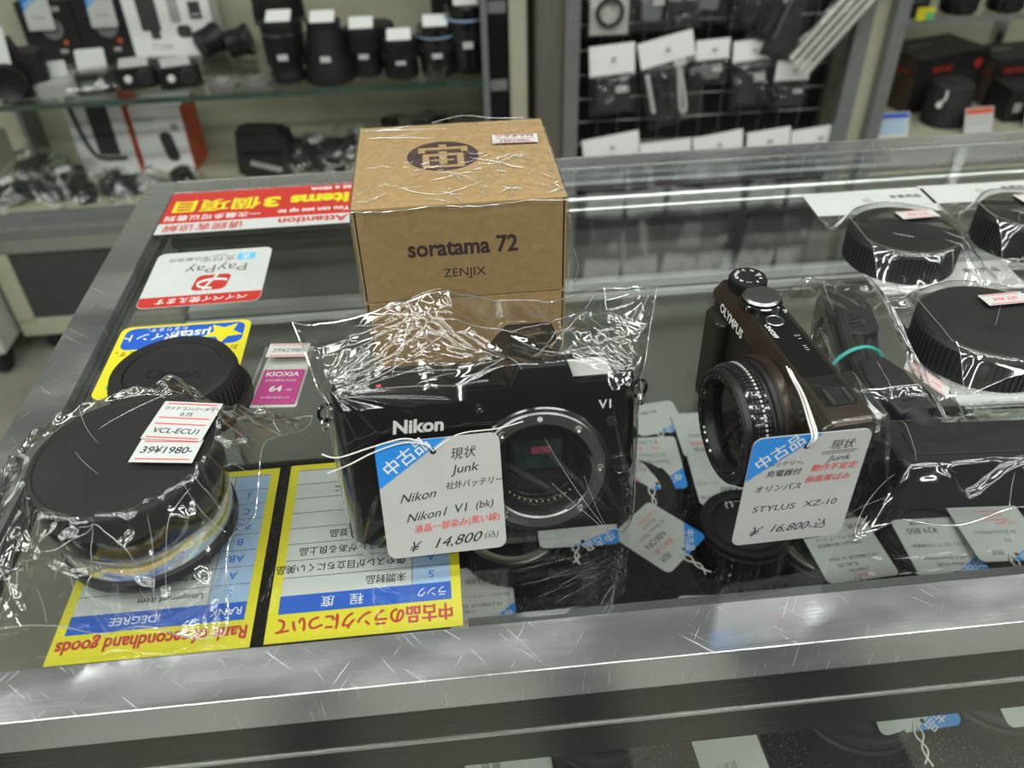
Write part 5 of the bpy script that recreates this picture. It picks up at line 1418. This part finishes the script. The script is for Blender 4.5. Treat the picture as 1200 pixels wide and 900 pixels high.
# ------------------------------------------------------------------ rack with hanging packs
rk = thing('mesh_rack', 'grey steel rack with a black wire mesh panel of hanging accessories', 'display rack')
b = MB('greyframe'); b.box(26, 29.1, 169, 172, -90, 84, bev=.3); b.build('post', rk)
b = MB('greyframe'); b.box(85.6, 89.0, 169, 172, -90, 84, bev=.3); b.build('post', rk)
b = MB('brownpanel'); b.box(20.6, 26, 171, 190, -90, 84, bev=.2); b.build('side_board', rk)
b = MB('dark_void'); b.box(26, 89, 184, 185, -90, 82); b.build('back_board', rk)
b = MB('wire')
for k in range(13): b.tube([(30 + 4.55 * k, 176, -90), (30 + 4.55 * k, 176, 82)], .16, 5)
for k in range(34): b.tube([(28, 175.7, -88 + 5.05 * k), (88.6, 175.7, -88 + 5.05 * k)], .16, 5)
b.build('mesh_panel', rk)
b = MB('greyframe'); b.box(26, 89, 169, 185, 82, 86); b.build('top_beam', rk)
def pack(label, x, zt, w, hh, bh, kind, roll=0, group='packs hanging on the mesh rack', y=171.5, film=True):
    t = thing('hanging_pack', label, 'accessory pack', (x, y, zt), (0, roll, 0), group)
    b = MB('header'); b.box(-w/2, w/2, -.08, .08, -hh, 0, 'header'); b.build('header_card', t)
    b = MB('steel'); b.tube([(0, 3.8, -hh * .35 + 1.2), (0, .2, -hh * .45), (.2, -1.2, -hh * .5), (.2, -1.8, -hh * .32)], .16, 6, 'steel', sub=4); b.build('hook', t)
    z0 = -hh
    if kind == 'pouch':
        b = MB('pouch'); b.prism(rrect(w * .78, 1.8, .6), z0 - bh * .96, z0 - bh * .2, 'pouch', bev=.4); b.box(w * .05, w * .32, -1.1, -.95, z0 - bh * .45, z0 - bh * .28, 'paper'); b.build('goods', t)
    elif kind == 'cables':
        b = MB('black2')
        for q in (-.28, -.02): b.prism(rrect(w * .2, 1.4, .4), z0 - bh * .95, z0 - bh * .1, 'black2', T(q * w + .3, 0, 0), bev=.3)
        b.tube([(-w * .42, -.6, z0 - bh * .1), (-w * .40, -.6, z0 - bh * .75)], .5, 7, 'cable_grey')
        b.tube([(w * .16, -.7, z0 - bh * .1), (w * .10, -.7, z0 - bh * .8), (w * .2, -.7, z0 - bh * .8), (w * .19, -.7, z0 - bh * .1)], .42, 7, 'cable_grey', sub=4)
        b.box(w * .08, w * .30, -1.2, -1.0, z0 - bh * .08, z0 + .02 * bh, 'paper'); b.build('goods', t)
    elif kind == 'ring':
        b = MB('black'); b.lathe([(2.7, -.5), (2.9, 0), (2.7, .5), (2.1, .5), (2.0, 0), (2.1, -.5)], 30, 'black', T(0, -.5, z0 - bh * .45, rx=90)); b.box(-w * .45, w * .45, .1, .3, z0 - bh, z0, 'card_white'); b.build('goods', t)
    elif kind == 'sticks':
        b = MB('cable_grey')
        for q in range(4): b.tube([(-2.4 + 1.6 * q, -.6, z0 - .5), (-2.4 + 1.6 * q, -.6, z0 - bh * .95)], .55, 7, 'card_white')
        b.build('goods', t)
    elif kind == 'strap':
        b = MB('pouch'); b.tube([(-w * .2, 0, z0), (-w * .3, -.6, z0 - bh * .6), (0, -.8, z0 - bh * .95), (w * .3, -.6, z0 - bh * .6), (w * .2, 0, z0)], 1.3, 8, 'pouch', sub=5); b.prism(rrect(w * .3, 1.2, .3), z0 - bh * .5, z0 - bh * .2, 'black2', bev=.3); b.build('goods', t)
    elif kind == 'clip':
        b = MB('greyframe'); b.prism(rrect(w * .5, 1.4, .4), z0 - bh * .8, z0 - bh * .25, 'greyframe', bev=.3); b.box(w * .0, w * .28, -1.0, -.85, z0 - bh * .5, z0 - bh * .3, 'paper'); b.build('goods', t)
    elif kind == 'tripod':
        b = MB('pouch'); b.prism([(-w * .45, -.8), (w * .45, -.8), (w * .3, .8), (-w * .3, .8)], z0 - bh, z0, 'pouch', bev=.4, topscale=.35); b.tube([(-1, -1, z0), (-2, -1.2, z0 - bh * .8)], .4, 6, 'steel'); b.build('goods', t)
    sd = int(abs(x * 13 + zt * 7)) % 900
    u, v = np.meshgrid(np.linspace(-w * .54, w * .54, 34), np.linspace(0, 1, 46), indexing='ij')
    z = z0 - bh * v * 1.06
    yy = -1.5 * np.sin(np.clip(v * 1.05, 0, 1) * math.pi) ** .5 * np.clip(1.25 - (np.abs(u) / (w * .54)) ** 2, 0, 1) - .12 - folds(u, z, sd, 22, (-w/2, w/2, z0 - bh, z0), (.1, .6), (.2, .8), (1, 5))
    b = MB('film_far'); b.grid(np.stack([u, yy, z], -1)); b.build('film', t, angle=180)
    return t
# top row, cut by the upper picture edge
pack('pack with a round black adapter ring on white card, top left of the mesh rack', 35.2, -9.5, 8.6, 6, 7.8, 'ring')
pack('crumpled clear pack right of the ring pack at the top of the rack', 43.6, -8.5, 8, 5, 9.0, 'clip')
pack('clear pack with a brown part, third along the top of the rack', 49.4, -8.0, 7, 5, 9.4, 'pouch', -4)
pack('bright crinkled pack fourth along the top of the rack', 56.5, -7.0, 8.4, 5, 9.2, 'clip', 8)
pack('dark strap pack fifth along the top of the rack', 64.4, -6.5, 6.4, 4.5, 12.0, 'strap', 5)
pack('dark strap pack sixth along the top of the rack, longer and narrower', 69.8, -6.0, 5.6, 4.5, 15.0, 'strap', 10)
pack('long dark triangular pouch hanging left of the white sticks on the rack', 75.6, -8.0, 8.5, 5, 17.0, 'tripod', 14)
pack('slanting pack of thin white sticks at the upper right of the rack', 88.5, -11.0, 7, 5, 20.0, 'sticks', 38, y=167.0)
# middle row
pack('black pouch pack with a curled white header, left end of the middle row', 36.0, -25.2, 9.4, 6.0, 8.0, 'pouch', -4)
pack('pack with a pale cable and a steeply slanted header, second in the middle row', 46.8, -24.2, 11.4, 5.2, 12.6, 'cables', -13)
pack('short pack with a small clip, third in the middle row', 57.0, -25.2, 7.0, 4.0, 4.8, 'clip', -3)
pack('black wallet pack without sticker, fourth in the middle row', 65.4, -25.6, 8.2, 4.2, 9.4, 'pouch', -5)
pack('black flat pack with a white sticker, right end of the middle row', 75.0, -30.2, 7.4, 4.2, 5.6, 'pouch', 0)
# lower row: the headers show above the counter
pack('white header at the left end of the lowest row, just right of the rack post', 36.4, -43.8, 12.4, 5.2, 9.0, 'pouch', -8, y=170.5)
pack('white header second in the lowest row above the counter edge', 48.6, -45.8, 11.6, 5.0, 9.0, 'clip', -3, y=170.5)
pack('white header third in the lowest row, upper edge curved', 60.2, -44.8, 11.0, 5.0, 9.0, 'pouch', -8, y=170.5)
pack('white header fourth in the lowest row above the counter edge', 71.6, -44.6, 9.6, 5.0, 9.0, 'clip', -6, y=170.5)
pack('widest white header at the right end of the lowest row', 83.0, -44.6, 12.4, 4.8, 9.0, 'pouch', -6, y=170.5)
# packs higher on the rack: the counter glass mirrors them
k = 0
for zt, nm in ((63, 'lower'), (80, 'upper')):
    for x_, kd, rl in ((36, 'pouch', -6), (46, 'cables', 8), (55, 'clip', -10), (64, 'pouch', 4), (74, 'strap', -4), (84, 'pouch', 3)):
        pack('%s pack, %s of six in the %s row mirrored in the counter glass' % (kd, ('first', 'second', 'third', 'fourth', 'fifth', 'last')[k % 6], nm), x_, zt, 8.6, 5.4, 11.5, kd, rl, 'packs mirrored in the counter glass')
        k += 1

# ------------------------------------------------------------------ cabinet behind, right
rc = thing('wall_cabinet', 'beige shelf cabinet at the upper right holding black cartons and lenses', 'display cabinet')
DR = -48.0
b = MB('greyframe'); b.box(92.3, 95.2, 167, 171, -90, 90, bev=.3); b.build('front_post', rc)
b = MB('beige'); b.box(89.2, 92.3, 170, 206, -90, 90); b.box(95.2, 96.4, 171, 206, -90, 90); b.build('side_panel', rc)
b = MB('beige'); b.box(95, 260, 204, 206, -90, 90); b.build('back_panel', rc)
b = MB('beige'); b.box(95, 260, 167, 204, DR - 3, DR, bev=.2); b.build('deck', rc)
b = MB('beige'); b.box(95, 260, 168, 204, -90, DR - 3); b.build('base', rc)
b = MB('glass_clear'); b.box(96.5, 260, 175.3, 203, -25.4, -24.4); b.box(96.5, 260, 175, 175.3, -25.5, -24.35, 'greyframe'); b.build('shelf', rc)
b = MB('alu'); b.box(139, 141.6, 202.6, 204, DR, 90)
for k in range(16): b.box(139.9, 140.7, 202.4, 202.62, DR + 3 + 6 * k, DR + 5.5 + 6 * k, 'dark_void')
b.build('slotted_upright', rc)
b = MB('chrome'); b.lathe([(.9, 0), (1.1, .4), (.5, 1.6)], 16, 'chrome', T(97.6, 174.5, -27.2), close=True); b.build('shelf_pin', rc)
def d_pentax(b, X):
    b.text('PENTAX', 1.5, 'red', -3.2, 9.6, .05, X=X, bold=.05)
    b.prism(circle(1.1, 20, 7.4, 9.6), 0, .03, 'red', X)
    b.box(1.6, 7.0, 6.6, 8.2, 0, .05, 'rubber', X); b.prism(rrect(7.4, 4.6, .6, cx=4.2, cy=4.4), 0, .05, 'rubber', X); b.prism(circle(2.3, 28, 4.0, 4.2), .05, .1, 'darkpanel', X); b.prism(circle(1.7, 28, 4.0, 4.2), .1, .14, 'dark_void', X)
def pentax(label, loc, rz, w, d, h, draw):
    t = lit_box('camera_carton', label, loc, rz, w, d, h, 'black2', draw)
    b = MB('kraft_dark'); L = Matrix.Translation((-w/2 - .08, 0, 0)) @ Matrix.Rotation(rad(-90), 4, 'Z') @ Matrix.Rotation(rad(90), 4, 'X')
    b.box(-w/2 - .06, -w/2, -d/2 + .3, d/2 - .3, .3, h - .3, 'kraft_dark'); b.text('K-5', 2.4, 'greylabel', -2.5, 2.6, 0.02, X=L); b.text('PENTAX', 1.4, 'red', 2.4, h - 3.5, .03, X=L, bold=.02); b.build('side_print', t)
    b = MB('khaki'); b.text('PENTAX', 1.6, 'greylabel', -3, 1.5, h + .02, X=I4, bold=.02); b.build('lid_print', t)
pentax('large black carton with red lettering on the right cabinet deck', (117.6, 192.0, DR), 16, 21, 13.5, 12.6, d_pentax)
def d_px2(b, X):
    b.text('PENTAX', 1.5, 'red', -3.2, 8.2, .06, X=X, bold=.05); b.rect(-2.5, 5.2, 8, 1.6, .03, 'greylabel', X); b.rect(-3.4, 2.8, 6, .7, .03, 'yellow', X)
pentax('smaller black carton with a yellow-green line, right of the large black one', (137.5, 191.5, DR), 4, 17, 12, 10.8, d_px2)
cy = thing('binocular_case', 'black round-topped case in front of the large black carton, small white chain on it', 'case', (115.2, 177.0, DR))
b = MB('pouch'); b.lathe([(4.4, 0), (4.9, .6), (4.9, 7.6), (4.5, 8.4), (3.0, 8.8), (.01, 8.9)], 36, 'pouch'); b.build('body', cy)
b = MB('black2'); b.lathe([(4.6, 8.2), (4.8, 8.5), (4.5, 9.2), (3.7, 9.7), (.01, 9.8)], 36, 'pouch'); b.build('lid', cy)
b = MB('white'); b.tube([(-3.4, -4.0, 8.8), (-3.6, -4.4, 7.2), (-4.2, -4.3, 6.4)], .25, 6, 'white', sub=4); b.prism(circle(.7, 12), -.15, .15, 'white', T(-4.6, -4.2, 5.8, rx=90)); b.build('chain', cy)
bc2 = thing('small_black_box', 'small black box with a white square mark at the right picture edge', 'box', (133.8, 178.5, DR))
b = MB('black2'); b.box(-5.5, 6, -4, 4, 0, 7.6, 'black2', bev=.3); b.build('carton', bc2)
b = MB('greylabel'); b.box(-4.0, -2.2, -4.1, -3.98, 2.4, 4.4, 'greylabel'); b.build('print', bc2)
def shelf_card(label, loc, w, h, top, rows, rz=0, tilt=70):
    t = thing('price_card', label, 'price card', loc, (0, 0, rz), 'price cards in the right cabinet')
    X = T(0, 0, 0, rx=tilt)
    b = MB('paper'); b.prism(rrect(w, h, .2, cx=0, cy=h/2), 0, .12, 'paper', X); b.rect(0, h * .86, w * .94, h * .2, .13, top, X)
    for k in range(rows): b.rect(0, h * (.62 - .18 * k), w * .8, h * .06, .13, 'greylabel' if top != 'navy' else 'light_blue', X)
    b.build('card', t)
shelf_card('white and blue printed card at the left end of the right cabinet deck', (99.6, 169.5, DR), 7.6, 5.6, 'navy', 3, 0)
shelf_card('orange topped white card before the round-topped black case', (119.3, 169.0, DR), 6.8, 5.8, 'orange', 2, 4)
shelf_card('orange topped white card cut off by the right picture edge', (134.6, 171.0, DR), 6.8, 5.8, 'orange', 2, 4)
t = thing('shelf_price_card', 'yellow and green price card on the front of the upper right shelf', 'price card', (102.8, 174.8, -23.2))
b = MB('paper'); b.box(-1.9, 1.9, -.15, 0, -1.4, 1.2, 'yellow'); b.box(.1, 1.9, -.2, -.15, -1.4, .2, 'green_print'); b.build('card', t)
for k, (x_, h_, lab) in enumerate(((99.5, 12, 'steel grey flask shape standing at the left end of the upper right shelf'), (112.5, 8.0, 'black round lens base on the upper right shelf, right of the yellow card'), (123.0, 8.0, 'black round lens base at the right picture edge on the upper shelf'))):
    t = thing('shelf_lens', lab, 'lens', (x_ + (2 if k == 0 else 0), 179.5, -24.4))
    b = MB('black'); b.lathe([(3.4, 0), (3.9, .5), (3.9, h_ * .6), (3.5, h_), (.01, h_)], 32, 'black2' if k == 0 else 'black_gloss'); b.build('barrel', t)
    b = MB('rubber'); b.ribs(3.9, h_ * .25, h_ * .5, 36, .3, .08, 'steel' if k == 0 else 'rubber'); b.build('focus_ring', t)
